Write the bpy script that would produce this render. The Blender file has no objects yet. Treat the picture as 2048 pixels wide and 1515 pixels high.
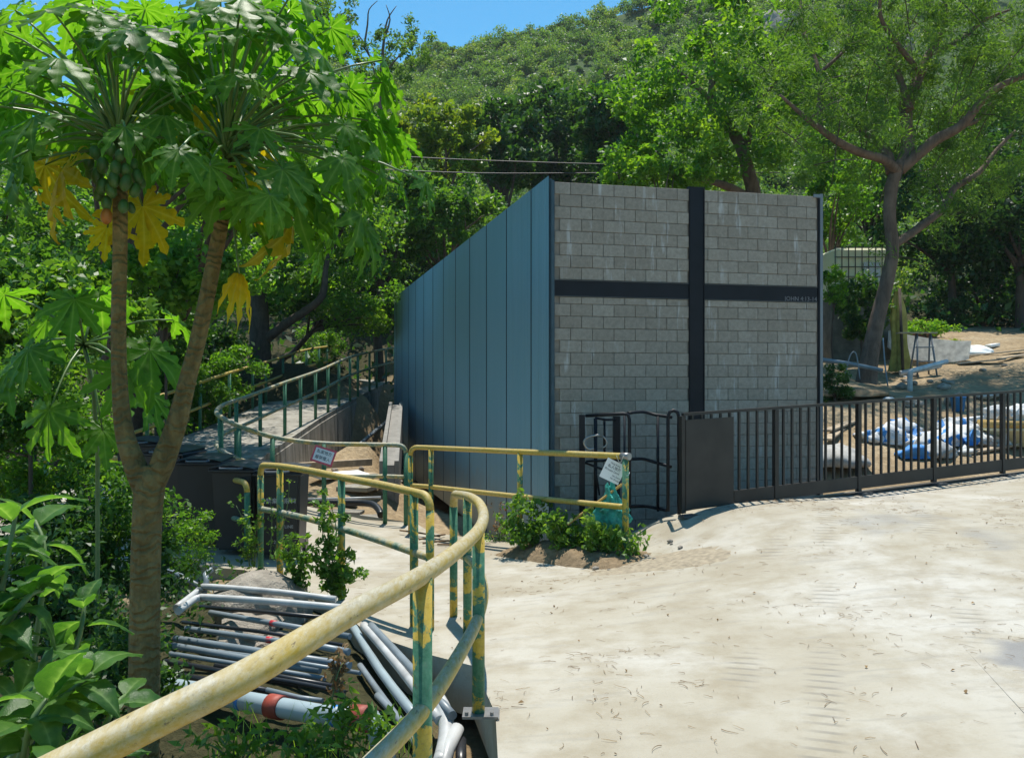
import bpy, bmesh, math, random
import numpy as np
from mathutils import Vector, Matrix
from mathutils.geometry import delaunay_2d_cdt

SC = bpy.context.scene
COL = SC.collection
R = math.radians
rng = np.random.default_rng(7)
random.seed(7)

# ------------------------------------------------------------------ camera, sky, sun, exposure
F, CU, HZ, EYE = 1800.0, 1024.0, 765.0, 1.6      # focal length and centre in photo pixels, horizon row, eye height
cd = bpy.data.cameras.new('camera'); cam = bpy.data.objects.new('camera', cd); COL.objects.link(cam)
cd.sensor_width = 36.0; cd.lens = 36.0 * F / 2048; cd.clip_start = 0.05; cd.clip_end = 2000
cd.shift_y = (HZ - 757.5) / 2048
cam.location = (0, 0, EYE); cam.rotation_euler = (R(90), 0, 0)
SC.camera = cam
SUN_EL, SUN_AZ = R(73), R(2)                      # azimuth measured from +Y towards +X
w = bpy.data.worlds.new('World'); SC.world = w; w.use_nodes = True
nt = w.node_tree; bg = nt.nodes['Background']
sky = nt.nodes.new('ShaderNodeTexSky'); sky.sky_type = 'NISHITA'; sky.sun_disc = False
sky.sun_elevation = SUN_EL; sky.sun_rotation = SUN_AZ
sky.air_density = 1.0; sky.dust_density = 0.3; sky.ozone_density = 2.2
tint = nt.nodes.new('ShaderNodeMix'); tint.data_type = 'RGBA'; tint.blend_type = 'MULTIPLY'; tint.inputs[0].default_value = 1.0
tint.inputs[7].default_value = (0.40, 0.90, 1.0, 1)   # the deep tropical blue of this sky
nt.links.new(sky.outputs[0], tint.inputs[6]); nt.links.new(tint.outputs[2], bg.inputs[0]); bg.inputs[1].default_value = 0.125
sl = bpy.data.lights.new('sun', 'SUN'); sun = bpy.data.objects.new('sun', sl); COL.objects.link(sun)
sl.energy = 4.6; sl.angle = R(0.53); sl.color = (1.0, 0.95, 0.86)
sd = Vector((math.sin(SUN_AZ) * math.cos(SUN_EL), math.cos(SUN_AZ) * math.cos(SUN_EL), math.sin(SUN_EL)))
sun.rotation_euler = sd.to_track_quat('Z', 'Y').to_euler(); sun.location = (0, 20, 40)
SC.view_settings.view_transform = 'Standard'; SC.view_settings.look = 'None'
SC.view_settings.gamma = 1; SC.view_settings.use_curve_mapping = False
SC.view_settings.exposure = 0.45
SC.cycles.max_bounces = 8; SC.cycles.transparent_max_bounces = 6

# ------------------------------------------------------------------ helpers
def P(u, v, d):
    """world point seen at photo pixel (u, v) at distance d in front of the eye"""
    return Vector(((u - CU) / F * d, d, EYE - (v - HZ) / F * d))

def PZ(u, v, z):
    return P(u, v, (EYE - z) * F / (v - HZ))

def tag(o, label=None, cat=None, group=None, kind=None):
    if label: o['label'] = label
    if cat: o['category'] = cat
    if group: o['group'] = group
    if kind: o['kind'] = kind
    return o

def thing(name, loc, label, cat, group=None, rotz=0.0):
    o = bpy.data.objects.new(name, None); COL.objects.link(o)
    o.empty_display_size = 0.1
    o.location = loc; o.rotation_euler = (0, 0, rotz)
    return tag(o, label, cat, group)

def link(name, me, parent=None, loc=None, rot=None, scale=None):
    o = bpy.data.objects.new(name, me); COL.objects.link(o)
    if parent is not None: o.parent = parent
    if loc is not None: o.location = loc
    if rot is not None: o.rotation_euler = rot
    if scale is not None: o.scale = scale
    return o

class MB:
    """collects simple solids; build() links them as ONE mesh object"""
    def __init__(s): s.v = []; s.f = []
    def add(s, vs, fs):
        n = len(s.v); s.v.extend([tuple(x) for x in vs]); s.f.extend([tuple(i + n for i in f) for f in fs]); return s
    def box(s, c, size, rot=None, bev=0.0):
        x, y, z = [k / 2 for k in size]
        if bev > 0:
            bm = bmesh.new(); bmesh.ops.create_cube(bm, size=1)
            bmesh.ops.scale(bm, vec=size, verts=bm.verts)
            bmesh.ops.bevel(bm, geom=bm.edges[:], offset=bev, segments=1, affect='EDGES')
            vs = [vv.co.copy() for vv in bm.verts]; bm.verts.index_update()
            fs = [[q.index for q in f.verts] for f in bm.faces]; bm.free()
        else:
            vs = [Vector(q) for q in ((-x,-y,-z),(x,-y,-z),(x,y,-z),(-x,y,-z),(-x,-y,z),(x,-y,z),(x,y,z),(-x,y,z))]
            fs = [(0,3,2,1),(4,5,6,7),(0,1,5,4),(1,2,6,5),(2,3,7,6),(3,0,4,7)]
        M = rot if rot is not None else Matrix.Identity(3)
        c = Vector(c)
        return s.add([M @ vv + c for vv in vs], fs)
    def tube(s, pts, r, n=10, cap=True, smooth=0):
        pts = [Vector(p) for p in pts]
        rs = list(r) if hasattr(r, '__len__') else [r] * len(pts)
        if smooth: pts, rs = catmull(pts, rs, smooth)
        ref = None; rings = []
        for i, p in enumerate(pts):
            a = pts[max(i - 1, 0)]; b = pts[min(i + 1, len(pts) - 1)]
            t = (b - a)
            t = t.normalized() if t.length > 1e-9 else Vector((0, 0, 1))
            if ref is None:
                ref = t.orthogonal().normalized()
            ref = (ref - t * ref.dot(t))
            ref = ref.normalized() if ref.length > 1e-6 else t.orthogonal().normalized()
            b2 = t.cross(ref)
            rings.append([p + (ref * math.cos(2*math.pi*k/n) + b2 * math.sin(2*math.pi*k/n)) * rs[i] for k in range(n)])
        vs = [q for ring in rings for q in ring]; fs = []
        for i in range(len(rings) - 1):
            for k in range(n):
                k2 = (k + 1) % n
                fs.append((i*n+k, i*n+k2, (i+1)*n+k2, (i+1)*n+k))
        if cap:
            fs.append(tuple(range(n))[::-1]); fs.append(tuple((len(rings)-1)*n + k for k in range(n)))
        return s.add(vs, fs)
    def lathe(s, prof, c, n=16, rot=None, sx=1.0, sy=1.0):
        M = rot if rot is not None else Matrix.Identity(3); c = Vector(c)
        vs = []; fs = []
        for (r, z) in prof:
            for k in range(n):
                a = 2 * math.pi * k / n
                vs.append(M @ Vector((r * math.cos(a) * sx, r * math.sin(a) * sy, z)) + c)
        for i in range(len(prof) - 1):
            for k in range(n):
                k2 = (k + 1) % n
                fs.append((i*n+k, i*n+k2, (i+1)*n+k2, (i+1)*n+k))
        fs.append(tuple(range(n))[::-1]); fs.append(tuple((len(prof)-1)*n + k for k in range(n)))
        return s.add(vs, fs)
    def build(s, name, mat, parent=None, smooth=False, local=True):
        off = parent_world(parent) if (parent is not None and local) else Vector((0, 0, 0))
        me = bpy.data.meshes.new(name)
        me.from_pydata([(x - off.x, y - off.y, z - off.z) for x, y, z in s.v], [], s.f)
        if mat: me.materials.append(mat)
        if smooth:
            me.polygons.foreach_set('use_smooth', [len(p.vertices) <= 4 for p in me.polygons])
        me.update()
        return link(name, me, parent)

def parent_world(p):
    v = Vector((0, 0, 0))
    while p is not None:
        v += p.location; p = p.parent
    return v

def catmull(pts, rs, n):
    out = []; ro = []
    for i in range(len(pts) - 1):
        p0 = pts[max(i-1, 0)]; p1 = pts[i]; p2 = pts[i+1]; p3 = pts[min(i+2, len(pts)-1)]
        for k in range(n):
            t = k / n
            out.append(0.5 * ((2*p1) + (p2-p0)*t + (2*p0-5*p1+4*p2-p3)*t*t + (3*p1-p0-3*p2+p3)*t**3))
            ro.append(rs[i] + (rs[i+1]-rs[i])*t)
    out.append(pts[-1]); ro.append(rs[-1])
    return out, ro

def frame(x):
    """matrix whose X axis is x, Z as upright as possible"""
    x = Vector(x).normalized(); z = Vector((0, 0, 1)); y = z.cross(x)
    y = y.normalized() if y.length > 1e-6 else Vector((0, 1, 0))
    z = x.cross(y)
    return Matrix((x, y, z)).transposed()

def quads_mesh(name, V, Fq, mat, tint=None, smooth=False):
    """numpy arrays -> mesh; Fq is (N,4)"""
    me = bpy.data.meshes.new(name)
    n = len(Fq); k = Fq.shape[1]
    me.vertices.add(len(V)); me.vertices.foreach_set('co', np.ascontiguousarray(V, dtype=np.float32).ravel())
    me.loops.add(n * k); me.loops.foreach_set('vertex_index', np.ascontiguousarray(Fq, dtype=np.int32).ravel())
    me.polygons.add(n); me.polygons.foreach_set('loop_start', np.arange(0, n * k, k, dtype=np.int32))
    if smooth: me.polygons.foreach_set('use_smooth', np.ones(n, dtype=bool))
    me.update(calc_edges=True)
    if tint is not None:
        at = me.attributes.new('tint', 'FLOAT', 'FACE'); at.data.foreach_set('value', np.clip(tint, 0, 1).astype(np.float32))
    if mat: me.materials.append(mat)
    return me

# ------------------------------------------------------------------ materials
MATS = {}
class N:
    def __init__(s, name):
        m = bpy.data.materials.new(name); m.use_nodes = True
        s.m = m; s.t = m.node_tree; s.t.nodes.clear()
        s.out = s.t.nodes.new('ShaderNodeOutputMaterial'); MATS[name] = m
    def n(s, typ, **kw):
        nd = s.t.nodes.new(typ)
        for k, v in kw.items():
            if k.startswith('i_'):
                key = k[2:]; key = int(key) if key.isdigit() else key.replace('_', ' ')
                nd.inputs[key].default_value = v
            else: setattr(nd, k, v)
        return nd
    def l(s, a, b): s.t.links.new(a, b)
    def coords(s, kind='Object', scale=(1, 1, 1)):
        tc = s.n('ShaderNodeTexCoord'); mp = s.n('ShaderNodeMapping'); mp.inputs['Scale'].default_value = scale
        s.l(tc.outputs[kind], mp.inputs[0]); return mp.outputs[0]
    def noise(s, co, scale, detail=5, rough=0.55, dist=0.0):
        nd = s.n('ShaderNodeTexNoise'); nd.inputs['Scale'].default_value = scale; nd.inputs['Detail'].default_value = detail
        nd.inputs['Roughness'].default_value = rough; nd.inputs['Distortion'].default_value = dist
        s.l(co, nd.inputs['Vector']); return nd.outputs['Fac']
    def ramp(s, fac, stops, interp='LINEAR'):
        r = s.n('ShaderNodeValToRGB'); cr = r.color_ramp; cr.interpolation = interp
        while len(cr.elements) < len(stops): cr.elements.new(0.5)
        for e, (p, c) in zip(cr.elements, stops):
            e.position = p; e.color = tuple(c) + (1,) if len(c) == 3 else c
        s.l(fac, r.inputs[0]); return r.outputs[0]
    def mix(s, fac, a, b, mode='MIX'):
        m = s.n('ShaderNodeMix', data_type='RGBA', blend_type=mode)
        for sock, val in ((m.inputs[0], fac), (m.inputs[6], a), (m.inputs[7], b)):
            if isinstance(val, (int, float)): sock.default_value = val
            elif isinstance(val, tuple): sock.default_value = val if len(val) == 4 else val + (1,)
            else: s.l(val, sock)
        return m.outputs[2]
    def math(s, op, a, b=0.0):
        m = s.n('ShaderNodeMath', operation=op)
        for sock, val in ((m.inputs[0], a), (m.inputs[1], b)):
            if isinstance(val, (int, float)): sock.default_value = val
            else: s.l(val, sock)
        return m.outputs[0]
    def bump(s, h, strength=0.3, dist=0.01):
        b = s.n('ShaderNodeBump'); b.inputs['Strength'].default_value = strength; b.inputs['Distance'].default_value = dist
        s.l(h, b.inputs['Height']); return b.outputs[0]
    def principled(s, col, rough=0.7, metal=0.0, normal=None, spec=0.5):
        p = s.n('ShaderNodeBsdfPrincipled')
        if isinstance(col, tuple): p.inputs['Base Color'].default_value = col + (1,) if len(col) == 3 else col
        else: s.l(col, p.inputs['Base Color'])
        if isinstance(rough, (int, float)): p.inputs['Roughness'].default_value = rough
        else: s.l(rough, p.inputs['Roughness'])
        p.inputs['Metallic'].default_value = metal
        p.inputs['Specular IOR Level'].default_value = spec
        if normal is not None: s.l(normal, p.inputs['Normal'])
        return p
    def finish(s, sh):
        s.l(sh.outputs[0] if hasattr(sh, 'outputs') else sh, s.out.inputs[0]); return s.m

def simple(name, col, rough=0.6, metal=0.0, vary=0.15, scale=8.0, bump=0.15, spec=0.5, dist=0.004):
    g = N(name); co = g.coords()
    f = g.noise(co, scale, 6)
    c1 = tuple(k * (1 - vary) for k in col); c2 = tuple(min(1, k * (1 + vary)) for k in col)
    c = g.ramp(f, [(0.3, c1), (0.7, c2)])
    h = g.noise(co, scale * 6, 4)
    return g.finish(g.principled(c, rough, metal, g.bump(h, bump, dist), spec))

def foliage(name, stops, trans, tw=0.45, rough=0.45, spec=0.35):
    g = N(name)
    a = g.n('ShaderNodeAttribute', attribute_name='tint')
    c = g.ramp(a.outputs['Fac'], stops)
    ct = g.mix(1.0, c, trans, 'MULTIPLY')
    p = g.principled(c, rough, 0, None, spec)
    t = g.n('ShaderNodeBsdfTranslucent'); g.l(ct, t.inputs[0])
    mx = g.n('ShaderNodeMixShader'); mx.inputs[0].default_value = tw
    g.l(p.outputs[0], mx.inputs[1]); g.l(t.outputs[0], mx.inputs[2])
    return g.finish(mx)

TR = (2.7, 2.35, 0.7, 1)
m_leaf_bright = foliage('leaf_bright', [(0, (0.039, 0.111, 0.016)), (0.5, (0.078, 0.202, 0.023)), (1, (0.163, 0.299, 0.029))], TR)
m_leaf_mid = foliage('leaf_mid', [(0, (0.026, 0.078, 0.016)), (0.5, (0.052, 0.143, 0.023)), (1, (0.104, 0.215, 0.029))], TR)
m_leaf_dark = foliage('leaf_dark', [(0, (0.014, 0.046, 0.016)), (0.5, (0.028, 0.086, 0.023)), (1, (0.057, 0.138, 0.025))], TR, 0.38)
m_leaf_yellowish = foliage('leaf_yellowish', [(0, (0.052, 0.111, 0.016)), (0.5, (0.111, 0.195, 0.023)), (1, (0.208, 0.273, 0.029))], TR)
m_leaf_soft = foliage('leaf_soft', [(0, (0.034, 0.085, 0.020)), (0.5, (0.070, 0.155, 0.030)), (1, (0.115, 0.215, 0.036))], TR, 0.45, 0.6)
m_leaf_hill = foliage('leaf_hill', [(0, (0.032, 0.084, 0.029)), (0.45, (0.070, 0.157, 0.038)), (0.8, (0.116, 0.217, 0.049)), (1, (0.167, 0.239, 0.061))], TR, 0.38, 0.5)
m_leaf_weed = foliage('leaf_weed', [(0, (0.039, 0.098, 0.018)), (0.5, (0.085, 0.195, 0.029)), (1, (0.169, 0.286, 0.052))], TR, 0.4)

def blade(name, c0, c1, vein, trans, tw=0.5, rough=0.32):
    """large single leaf: paler veins from the mesh attribute 'vein', blotches from noise"""
    g = N(name); co = g.coords()
    oi = g.n('ShaderNodeObjectInfo')
    f = g.noise(co, 9, 5)
    f2 = g.math('ADD', g.math('MULTIPLY', f, 0.7), g.math('MULTIPLY', oi.outputs['Random'], 0.4))
    c = g.ramp(f2, [(0.3, c0), (0.75, c1)])
    a = g.n('ShaderNodeAttribute', attribute_name='vein')
    v = g.math('POWER', a.outputs['Fac'], 9.0)
    c = g.mix(g.math('MULTIPLY', v, 0.75), c, vein)
    ct = g.mix(1.0, c, trans, 'MULTIPLY')
    p = g.principled(c, rough, 0, g.bump(g.noise(co, 45, 3), 0.25, 0.004), 0.28)
    t = g.n('ShaderNodeBsdfTranslucent'); g.l(ct, t.inputs[0])
    mx = g.n('ShaderNodeMixShader'); mx.inputs[0].default_value = tw
    g.l(p.outputs[0], mx.inputs[1]); g.l(t.outputs[0], mx.inputs[2])
    return g.finish(mx)

m_papaya = blade('papaya_leaf', (0.040, 0.125, 0.015), (0.090, 0.205, 0.022), (0.17, 0.28, 0.09), (2.3, 2.35, 0.5, 1), 0.58, 0.42)
m_papaya_y = blade('papaya_leaf_yellow', (0.30, 0.25, 0.012), (0.52, 0.42, 0.015), (0.50, 0.46, 0.12), (1.8, 1.6, 0.4, 1), 0.6, 0.5)
m_shrub_leaf = blade('broad_shrub_leaf', (0.034, 0.098, 0.022), (0.072, 0.165, 0.034), (0.20, 0.32, 0.12), (2.4, 2.4, 0.8, 1), 0.45)

def bark(name, c0, c1, ring=0.0, scale=14.0):
    g = N(name); co = g.coords(scale=(1, 1, 0.25)); co2 = g.coords()
    f = g.noise(co, scale, 8, 0.65, 0.6)
    c = g.ramp(f, [(0.28, c0), (0.72, c1)])
    pat = g.ramp(g.noise(co2, 2.5, 3), [(0.5, (0, 0, 0)), (0.62, (1, 1, 1))])
    c = g.mix(g.math('MULTIPLY', pat, 0.3), c, tuple(k * 1.5 for k in c1))
    h = f
    if ring:
        wv = g.n('ShaderNodeTexWave', wave_type='BANDS', bands_direction='Z'); wv.inputs['Scale'].default_value = ring
        wv.inputs['Distortion'].default_value = 14; wv.inputs['Detail'].default_value = 3; wv.inputs['Detail Scale'].default_value = 1.5
        g.l(co2, wv.inputs['Vector']); h = g.math('ADD', f, g.math('MULTIPLY', wv.outputs['Fac'], 0.8))
        c = g.mix(g.math('MULTIPLY', g.ramp(wv.outputs['Fac'], [(0.0, (1, 1, 1)), (0.3, (0, 0, 0))]), 0.25), c, tuple(k * 0.5 for k in c0))
    return g.finish(g.principled(c, 0.85, 0, g.bump(h, 0.8, 0.02), 0.25))
m_bark = bark('tree_bark', (0.075, 0.052, 0.038), (0.19, 0.135, 0.10))
m_bark_dark = bark('dark_bark', (0.045, 0.034, 0.026), (0.11, 0.085, 0.065))
m_papaya_bark = bark('papaya_bark', (0.095, 0.070, 0.026), (0.245, 0.188, 0.075), 5.5, 14)

# pale sunlit concrete with dust, stains and faint tyre scuffs
g = N('concrete_paving'); co = g.coords()
big = g.noise(co, 0.55, 6, 0.6, 0.4); med = g.noise(co, 3.2, 8, 0.65); fine = g.noise(co, 60, 6, 0.7)
stre = g.noise(g.coords(scale=(0.9, 6.0, 1)), 1.6, 6, 0.6, 0.3)
c = g.ramp(big, [(0.30, (0.325, 0.283, 0.210)), (0.48, (0.395, 0.360, 0.288)), (0.64, (0.475, 0.450, 0.395))])
c = g.mix(g.math('MULTIPLY', g.ramp(med, [(0.35, (1, 1, 1)), (0.57, (0, 0, 0))]), 0.65), c, (0.285, 0.24, 0.165))
c = g.mix(g.math('MULTIPLY', g.ramp(stre, [(0.56, (0, 0, 0)), (0.72, (1, 1, 1))]), 0.55), c, (0.28, 0.262, 0.225))
c = g.mix(g.math('MULTIPLY', g.ramp(fine, [(0.58, (0, 0, 0)), (0.72, (1, 1, 1))]), 0.35), c, (0.20, 0.17, 0.12))
# old grey patches, and tyre prints
c = g.mix(g.math('MULTIPLY', g.ramp(g.noise(co, 0.42, 4, 0.6), [(0.62, (0, 0, 0)), (0.68, (1, 1, 1))]), 0.5), c, (0.24, 0.24, 0.235))
xyz = g.n('ShaderNodeSeparateXYZ'); g.l(co, xyz.inputs[0])
vd = g.n('ShaderNodeVectorMath', operation='DISTANCE'); g.l(co, vd.inputs[0]); vd.inputs[1].default_value = (2.75, 4.62, .2)
pt = g.math('ADD', vd.outputs['Value'], g.math('MULTIPLY', g.noise(co, 4, 4), 0.5))
c = g.mix(g.ramp(pt, [(0.42, (0.75,)*3), (0.58, (0, 0, 0))]), c, (0.20, 0.20, 0.205))      # oily grey patch
tt_ = g.math('SUBTRACT', xyz.outputs['X'], g.math('MULTIPLY', xyz.outputs['Y'], 0.35))
wvt = g.math('SINE', g.math('MULTIPLY', g.math('ADD', xyz.outputs['Y'], g.math('MULTIPLY', xyz.outputs['X'], 0.5)), 62.0))
for t0_ in (-0.45, -0.02, 0.85):
    bnd = g.ramp(g.math('ABSOLUTE', g.math('SUBTRACT', tt_, t0_)), [(0.05, (1, 1, 1)), (0.12, (0, 0, 0))])
    prn = g.math('MULTIPLY', g.math('MULTIPLY', bnd, g.ramp(wvt, [(0.3, (0, 0, 0)), (0.8, (1, 1, 1))])), g.ramp(g.noise(co, 0.9, 3), [(0.48, (0, 0, 0)), (0.58, (0.5,)*3)]))
    c = g.mix(prn, c, (0.17, 0.16, 0.14))
h = g.math('ADD', g.math('MULTIPLY', fine, 0.5), g.math('MULTIPLY', med, 1.0))
m_paving = g.finish(g.principled(c, 0.9, 0, g.bump(h, 0.5, 0.015), 0.25))

g = N('old_concrete'); co = g.coords()
f = g.noise(co, 1.8, 8, 0.65, 0.5); st = g.noise(g.coords(scale=(5.0, 5.0, 0.35)), 1.0, 6, 0.6)
c = g.ramp(f, [(0.3, (0.22, 0.205, 0.175)), (0.7, (0.40, 0.375, 0.325))])
c = g.mix(g.ramp(st, [(0.50, (0, 0, 0)), (0.64, (.75, .75, .75))]), c, (0.085, 0.08, 0.07))
c = g.mix(g.ramp(g.noise(g.coords(scale=(4, 4, 0.4)), 1.3, 5), [(0.6, (0, 0, 0)), (0.7, (0.7, 0.7, 0.7))]), c, (0.46, 0.44, 0.40))
c = g.mix(g.ramp(g.noise(co, 0.9, 4), [(0.56, (0, 0, 0)), (0.68, (0.5, 0.5, 0.5))]), c, (0.17, 0.14, 0.04))
m_oldconc = g.finish(g.principled(c, 0.92, 0, g.bump(g.noise(co, 22, 8, 0.7), 0.6, 0.02), 0.2))

g = N('dirt'); co = g.coords()
f = g.noise(co, 1.1, 8, 0.65, 0.4); f2 = g.noise(co, 14, 8, 0.7)
c = g.ramp(f, [(0.3, (0.25, 0.175, 0.095)), (0.5, (0.40, 0.295, 0.175)), (0.7, (0.50, 0.395, 0.255))])
c = g.mix(g.math('MULTIPLY', g.ramp(f2, [(0.42, (1, 1, 1)), (0.6, (0, 0, 0))]), 0.5), c, (0.15, 0.115, 0.075))
# ground further off and in the gully is leaf mould rather than bare soil
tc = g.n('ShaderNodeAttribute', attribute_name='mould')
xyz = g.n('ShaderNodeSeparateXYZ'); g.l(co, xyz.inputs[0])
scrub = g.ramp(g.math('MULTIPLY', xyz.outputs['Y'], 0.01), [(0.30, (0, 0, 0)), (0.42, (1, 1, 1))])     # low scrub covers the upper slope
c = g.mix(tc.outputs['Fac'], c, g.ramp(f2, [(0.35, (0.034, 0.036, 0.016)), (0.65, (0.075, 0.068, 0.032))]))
c = g.mix(scrub, c, g.ramp(f2, [(0.35, (0.030, 0.062, 0.018)), (0.65, (0.075, 0.120, 0.032))]))
h = g.math('ADD', f2, g.math('MULTIPLY', f, 2.0))
m_dirt = g.finish(g.principled(c, 0.95, 0, g.bump(h, 0.9, 0.05), 0.15))

def block_mat(name, c0, c1):
    g = N(name); tc = g.coords('Object'); oi = g.n('ShaderNodeObjectInfo')
    geo = g.n('ShaderNodeNewGeometry')
    r = oi.outputs['Random']
    c = g.ramp(r, [(0, c0), (0.55, tuple((a+b)/2 for a, b in zip(c0, c1))), (1, c1)])
    f = g.noise(geo.outputs['Position'], 24, 8, 0.75)
    c = g.mix(0.45, c, g.ramp(f, [(0.3, (0.25, 0.25, 0.25)), (0.7, (0.8, 0.8, 0.78))]), 'OVERLAY')
    mp = g.n('ShaderNodeMapping'); mp.inputs['Scale'].default_value = (7, 7, 1.1); g.l(geo.outputs['Position'], mp.inputs[0])
    s1 = g.noise(mp.outputs[0], 1.7, 5, 0.6)
    s2 = g.noise(geo.outputs['Position'], 1.35, 2)
    wht = g.math('MULTIPLY', g.ramp(s1, [(0.57, (0, 0, 0)), (0.68, (1, 1, 1))]), g.ramp(s2, [(0.47, (0, 0, 0)), (0.58, (0.8, 0.8, 0.8))]))
    c = g.mix(wht, c, (0.50, 0.49, 0.47))
    return g.finish(g.principled(c, 0.95, 0, g.bump(f, 0.6, 0.008), 0.15))
m_block = block_mat('concrete_block', (0.262, 0.232, 0.193), (0.318, 0.286, 0.243))
m_mortar = simple('mortar', (0.228, 0.200, 0.164), 0.95, 0, 0.25, 10, 0.5)

g = N('corrugated_metal'); co = g.coords()
st = g.noise(g.coords(scale=(10, 10, 0.3)), 1.2, 5); fi = g.noise(co, 40, 4)
c = g.ramp(st, [(0.3, (0.205, 0.365, 0.46)), (0.7, (0.26, 0.42, 0.52))])
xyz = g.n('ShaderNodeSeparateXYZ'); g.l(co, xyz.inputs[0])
base_grey = g.math('ADD', g.math('MULTIPLY', xyz.outputs['Z'], -0.9), g.math('MULTIPLY', g.noise(co, 5, 6), 1.0))  # base dust, doubling as the bright ground's reflection put into the colour
c = g.mix(g.ramp(base_grey, [(0.15, (0, 0, 0)), (0.85, (0.6,)*3)]), c, (0.30, 0.285, 0.25))
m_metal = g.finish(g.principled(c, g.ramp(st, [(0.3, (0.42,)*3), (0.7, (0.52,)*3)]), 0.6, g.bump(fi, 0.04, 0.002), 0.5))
m_seam = simple('panel_seam', (0.05, 0.085, 0.105), 0.55, 0.4)
m_trim = simple('galvanised_trim', (0.17, 0.19, 0.205), 0.5, 0.3, 0.1, 6, 0.05)
m_black = simple('black_steel', (0.008, 0.009, 0.013), 0.5, 0.0, 0.3, 5, 0.12, 0.25)
m_gate = simple('brown_black_steel', (0.028, 0.022, 0.019), 0.45, 0.15, 0.35, 4, 0.15)
m_flange = simple('steel_flange', (0.075, 0.080, 0.085), 0.45, 0.3, 0.2, 6, 0.1)
m_steel = simple('bare_steel', (0.30, 0.29, 0.28), 0.4, 0.7, 0.15, 20, 0.1)

def railpaint(name, green_lo, green_hi, wear, stretch=(1, 1, 1)):
    """yellow paint over old green, rubbed to grey along the top where hands slide"""
    g = N(name); co = g.coords('Object', stretch)
    f = g.noise(co, 7.0, 9, 0.68, 0.6); f2 = g.noise(co, 38, 8, 0.75); f3 = g.noise(co, 2.2, 4)
    yel = g.ramp(f2, [(0.3, (0.40, 0.262, 0.014)), (0.7, (0.57, 0.40, 0.035))])
    grn = g.ramp(f2, [(0.3, (0.012, 0.105, 0.050)), (0.7, (0.030, 0.19, 0.105))])
    c = g.mix(g.ramp(f, [(green_lo, (1, 1, 1)), (green_hi, (0, 0, 0))]), yel, grn)
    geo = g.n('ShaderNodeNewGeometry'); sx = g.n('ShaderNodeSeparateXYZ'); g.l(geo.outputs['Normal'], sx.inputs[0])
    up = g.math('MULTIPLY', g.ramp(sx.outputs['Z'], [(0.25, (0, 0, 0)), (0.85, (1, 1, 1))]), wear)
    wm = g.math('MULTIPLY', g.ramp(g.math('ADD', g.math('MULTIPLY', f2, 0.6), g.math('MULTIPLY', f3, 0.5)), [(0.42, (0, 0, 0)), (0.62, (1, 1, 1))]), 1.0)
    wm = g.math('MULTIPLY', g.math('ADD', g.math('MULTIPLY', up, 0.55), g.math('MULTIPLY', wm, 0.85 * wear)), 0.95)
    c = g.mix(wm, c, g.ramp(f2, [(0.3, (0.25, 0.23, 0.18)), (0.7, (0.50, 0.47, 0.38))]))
    chip = g.ramp(g.noise(co, 34, 5, 0.7), [(0.62, (0, 0, 0)), (0.67, (1, 1, 1))])
    c = g.mix(g.math('MULTIPLY', chip, 0.7), c, (0.085, 0.055, 0.035))
    scuff = g.ramp(g.noise(g.coords('Object', tuple(k * 1.0 for k in stretch)), 70, 4, 0.8), [(0.56, (0, 0, 0)), (0.66, (1, 1, 1))])
    c = g.mix(g.math('MULTIPLY', scuff, 0.35), c, (0.16, 0.145, 0.12))
    return g.finish(g.principled(c, 0.55, 0, g.bump(g.math('ADD', f, g.math('MULTIPLY', f2, .5)), 0.4, 0.004), 0.35))
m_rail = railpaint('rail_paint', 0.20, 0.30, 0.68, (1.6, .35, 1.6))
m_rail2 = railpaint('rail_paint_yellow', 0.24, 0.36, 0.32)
m_rail_g = railpaint('rail_paint_greenish', 0.46, 0.58, 0.7)
m_post = railpaint('post_paint', 0.50, 0.53, 0.12)
m_post_g = railpaint('post_paint_green', 0.66, 0.72, 0.1)

m_pvc_w = simple('white_pvc', (0.47, 0.475, 0.47), 0.4, 0, 0.28, 5, 0.05)
m_pvc_g = simple('grey_pvc', (0.19, 0.225, 0.25), 0.4, 0, 0.25, 4, 0.08)
m_pvc_b = simple('pale_blue_pipe', (0.29, 0.36, 0.39), 0.4, 0, 0.2, 3, 0.08)
m_pipe_k = simple('black_pipe', (0.02, 0.021, 0.024), 0.35, 0, 0.3, 5, 0.1)
m_red = simple('red_tape', (0.55, 0.03, 0.04), 0.5)
m_coupl = simple('red_oxide_coupling', (0.30, 0.055, 0.035), 0.6, 0.1, 0.3, 12, 0.3)
m_blue = simple('blue_plastic', (0.03, 0.20, 0.55), 0.4)
m_binp = simple('bin_plastic', (0.022, 0.024, 0.028), 0.45, 0, 0.25, 3, 0.08)
m_lid = simple('bin_lid', (0.12, 0.135, 0.155), 0.3, 0, 0.2, 3, 0.08)
m_white = simple('white_board', (0.80, 0.80, 0.78), 0.6, 0, 0.05, 4, 0.03)
m_redb = simple('red_border', (0.62, 0.10, 0.13), 0.6)
m_ink = simple('ink', (0.03, 0.03, 0.035), 0.7)
m_print = simple('grey_print', (0.42, 0.43, 0.44), 0.7)
m_letter = simple('raised_lettering', (0.16, 0.155, 0.165), 0.5)
m_bamboo = simple('bamboo_cane', (0.46, 0.30, 0.085), 0.5, 0, 0.25, 9, 0.2)
m_teal = simple('teal_mesh', (0.03, 0.30, 0.25), 0.7, 0, 0.5, 18, 0.6)
m_sack_w = simple('white_woven_sack', (0.62, 0.62, 0.60), 0.75, 0, 0.2, 10, 0.4)
m_sack_b = simple('blue_woven_sack', (0.05, 0.24, 0.58), 0.7, 0, 0.35, 9, 0.4)
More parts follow.
